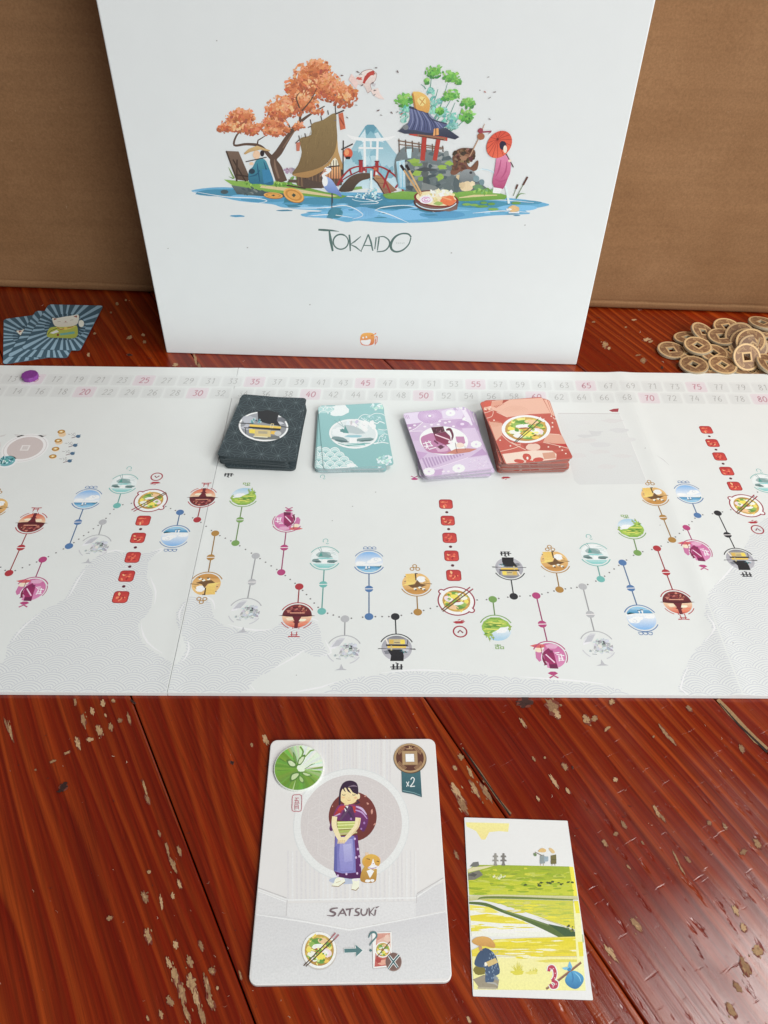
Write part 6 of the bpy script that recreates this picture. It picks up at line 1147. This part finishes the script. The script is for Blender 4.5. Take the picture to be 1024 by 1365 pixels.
P([(125, 660), (330, 690), (560, 790), (765, 872), (140, 872)], (226, 226, 214)); P([(128, 665), (260, 680), (330, 720), (200, 715), (130, 700)], (226, 214, 90)); P([(130, 735), (240, 722), (400, 745), (520, 790), (330, 785), (136, 768)], (218, 200, 40), (222, 208, 70)); P([(135, 800), (260, 805), (385, 818), (260, 832), (138, 838)], (220, 206, 70)); BL(420, 830, 200, 18, (228, 226, 220), .2, 16)
for i in range(24): BL(A.rng.uniform(140, 500), A.rng.uniform(690, 840), A.rng.uniform(20, 60), 4, A.rng.choice([(232, 222, 120), (214, 200, 50), (230, 228, 210)]), .3, 10)
ST([(122, 652), (230, 662), (340, 705), (470, 750), (600, 800), (720, 850), (840, 890)], [14, 20, 20, 26, 40, 56, 40], (84, 104, 52), smooth=4); ST([(340, 700), (470, 742), (640, 800)], [6, 12, 6], (110, 128, 70), smooth=3); P([(640, 790), (740, 810), (835, 850), (838, 902), (760, 880)], (60, 86, 52)); P([(560, 745), (700, 790), (830, 845), (780, 820), (660, 770)], (196, 190, 130)); LV(790, 815, 34, 20, 14, 8, [(84, 90, 50), (120, 120, 60)])
P([(832, 850), (870, 860), (875, 910), (836, 905)], (176, 192, 150))
P([(140, 960), (290, 890), (500, 880), (840, 870), (850, 1000), (500, 1000), (300, 990), (145, 1010)], (226, 210, 90), (220, 200, 60)); P([(280, 915), (500, 885), (840, 880), (845, 960), (560, 950), (330, 960)], (216, 200, 30), (222, 206, 60)); P([(142, 1000), (560, 1000), (860, 1005), (880, 1222), (155, 1215)], (232, 224, 158), (236, 226, 150))
for i in range(50): BL(A.rng.uniform(290, 830), A.rng.uniform(890, 1010), A.rng.uniform(20, 70), 5, A.rng.choice([(222, 206, 40), (206, 192, 50), (232, 222, 130), (230, 226, 190)]), .3, 10)
P([(550, 1030), (660, 1018), (850, 1020), (840, 1036), (620, 1040)], (216, 204, 90)); P([(800, 650), (842, 650), (882, 1222), (838, 1222)], (234, 228, 170), (236, 228, 160)); P([(805, 640), (842, 640), (852, 720), (818, 720)], (228, 216, 60)); P([(830, 905), (862, 905), (868, 1000), (840, 1000)], (226, 212, 70))
for i in range(26):
    a0 = A.rng.uniform(-1.1, 1.1); ST([(440, 1110), (440+60*sin(a0)*A.rng.uniform(.5, 1), 1110-85*cos(a0)*A.rng.uniform(.5, 1))], [7, 1], A.rng.choice([(206, 196, 60), (220, 208, 90), (190, 184, 70)]))
BL(440, 1105, 44, 16, (212, 202, 70), .2); BL(530, 1105, 34, 12, (222, 212, 110), .3); LV(545, 1090, 26, 14, 14, 6, [(200, 190, 80), (216, 206, 110)])
for xx in (296, 348):
    cst = (122, 118, 112) if xx > 300 else (146, 142, 134)
    for w_, y0, y1 in ((12, 330, 345), (30, 345, 356), (14, 356, 372), (34, 372, 382), (12, 382, 398), (20, 398, 410)): P([(xx-w_/2, y0), (xx+w_/2, y0), (xx+w_*.62, y1), (xx-w_*.62, y1)], cst)
P([(585, 345), (612, 340), (618, 395), (584, 398)], (140, 150, 150)); P([(612, 350), (640, 352), (638, 382), (612, 384)], (150, 166, 176)); P(catmull([(572, 318), (595, 297), (622, 305), (622, 320), (600, 324)], 3, True), (214, 178, 116)); ST([(552, 322), (600, 345)], 4, (110, 90, 70)); BL(553, 338, 11, 11, (110, 130, 90), .2); ST([(590, 398), (588, 410)], 4, (190, 170, 150)); ST([(608, 396), (608, 410)], 4, (190, 170, 150))
P([(655, 345), (690, 338), (692, 398), (655, 400)], (112, 104, 62)); P(catmull([(642, 300), (660, 298), (682, 322), (664, 330)], 3, True), (214, 184, 130)); ST([(665, 400), (663, 410)], 4, (170, 150, 130)); ST([(682, 398), (683, 410)], 4, (170, 150, 130)); ST([(660, 370), (692, 372)], 4, (80, 80, 50))
# crouching worker
P([(150, 1150), (220, 1120), (320, 1150), (310, 1210), (190, 1205)], (150, 140, 120)); BL(195, 1090, 45, 30, (122, 112, 52), .1); navy = (60, 78, 104)
P(catmull([(158, 1050), (180, 985), (230, 945), (290, 985), (318, 1060), (322, 1110), (290, 1130), (282, 1165), (232, 1165), (228, 1080), (190, 1070)], 3, True), navy, (70, 92, 120))
for i in range(60):
    xx, yy = A.rng.uniform(175, 312), A.rng.uniform(965, 1150)
    if yy > 1150-(xx-160)*2.2 and (xx > 225 or yy < 1060): ST([(xx, yy), (xx+3, yy+12)], 3, (150, 170, 190))
P([(228, 1040), (295, 1010), (312, 1040), (250, 1068)], (206, 180, 120)); BL(232, 1052, 10, 14, (232, 226, 212), .2); ST([(196, 935), (200, 962)], 22, (190, 148, 104)); P(catmull([(142, 905), (165, 880), (215, 870), (265, 885), (294, 925), (285, 945), (235, 935), (180, 930)], 3, True), (212, 164, 92), (192, 142, 76)); ST([(240, 1170), (290, 1175), (310, 1190)], [8, 12, 8], (170, 168, 160)); ST([(180, 1205), (300, 1208)], 12, (176, 166, 144)); ST([(286, 1130), (306, 1150)], 18, (130, 140, 150)); ST([(240, 1168), (238, 1140)], 20, (74, 96, 124))
# red 3 and the blue bundle on a stick
ST([(625, 1212), (700, 1160), (852, 1040)], 14, (130, 92, 72)); ST([(630, 1206), (850, 1034)], 4, (176, 136, 110))
for w_, c in ((34, (240, 236, 232)), (22, (178, 62, 84))): ST([(642, 1098), (648, 1072), (668, 1070), (682, 1100), (680, 1135), (662, 1158)], [w_*.9, w_, w_, w_, w_*.9, w_*.7], c, smooth=5); ST([(662, 1158), (690, 1170), (688, 1196), (664, 1200), (650, 1180)], [w_*.7, w_, w_, w_, w_*.7], c, smooth=5)
for xx, yy in ((650, 1080), (672, 1080), (684, 1110), (680, 1140), (690, 1180), (670, 1198)): EL(xx, yy, 4, 4, (232, 180, 190), 0, 8)
P(catmull([(775, 1105), (815, 1095), (862, 1125), (866, 1165), (835, 1205), (800, 1210), (760, 1185), (748, 1150)], 4, True), (84, 158, 198), (50, 112, 160)); P([(725, 1075), (765, 1068), (772, 1090), (745, 1088)], (120, 186, 216)); P([(765, 1065), (778, 1030), (795, 1068), (785, 1095)], (110, 176, 210)); BL(775, 1085, 14, 11, (66, 134, 178), .2); ST([(790, 1100), (800, 1140), (790, 1180)], [4, 10, 3], (58, 120, 168), smooth=3); ST([(810, 1105), (840, 1135), (850, 1165)], [3, 8, 3], (130, 190, 218), smooth=3)
link('landscape_print', A.mesh('landscape_print', M_print), pc, (0, 0, TP))
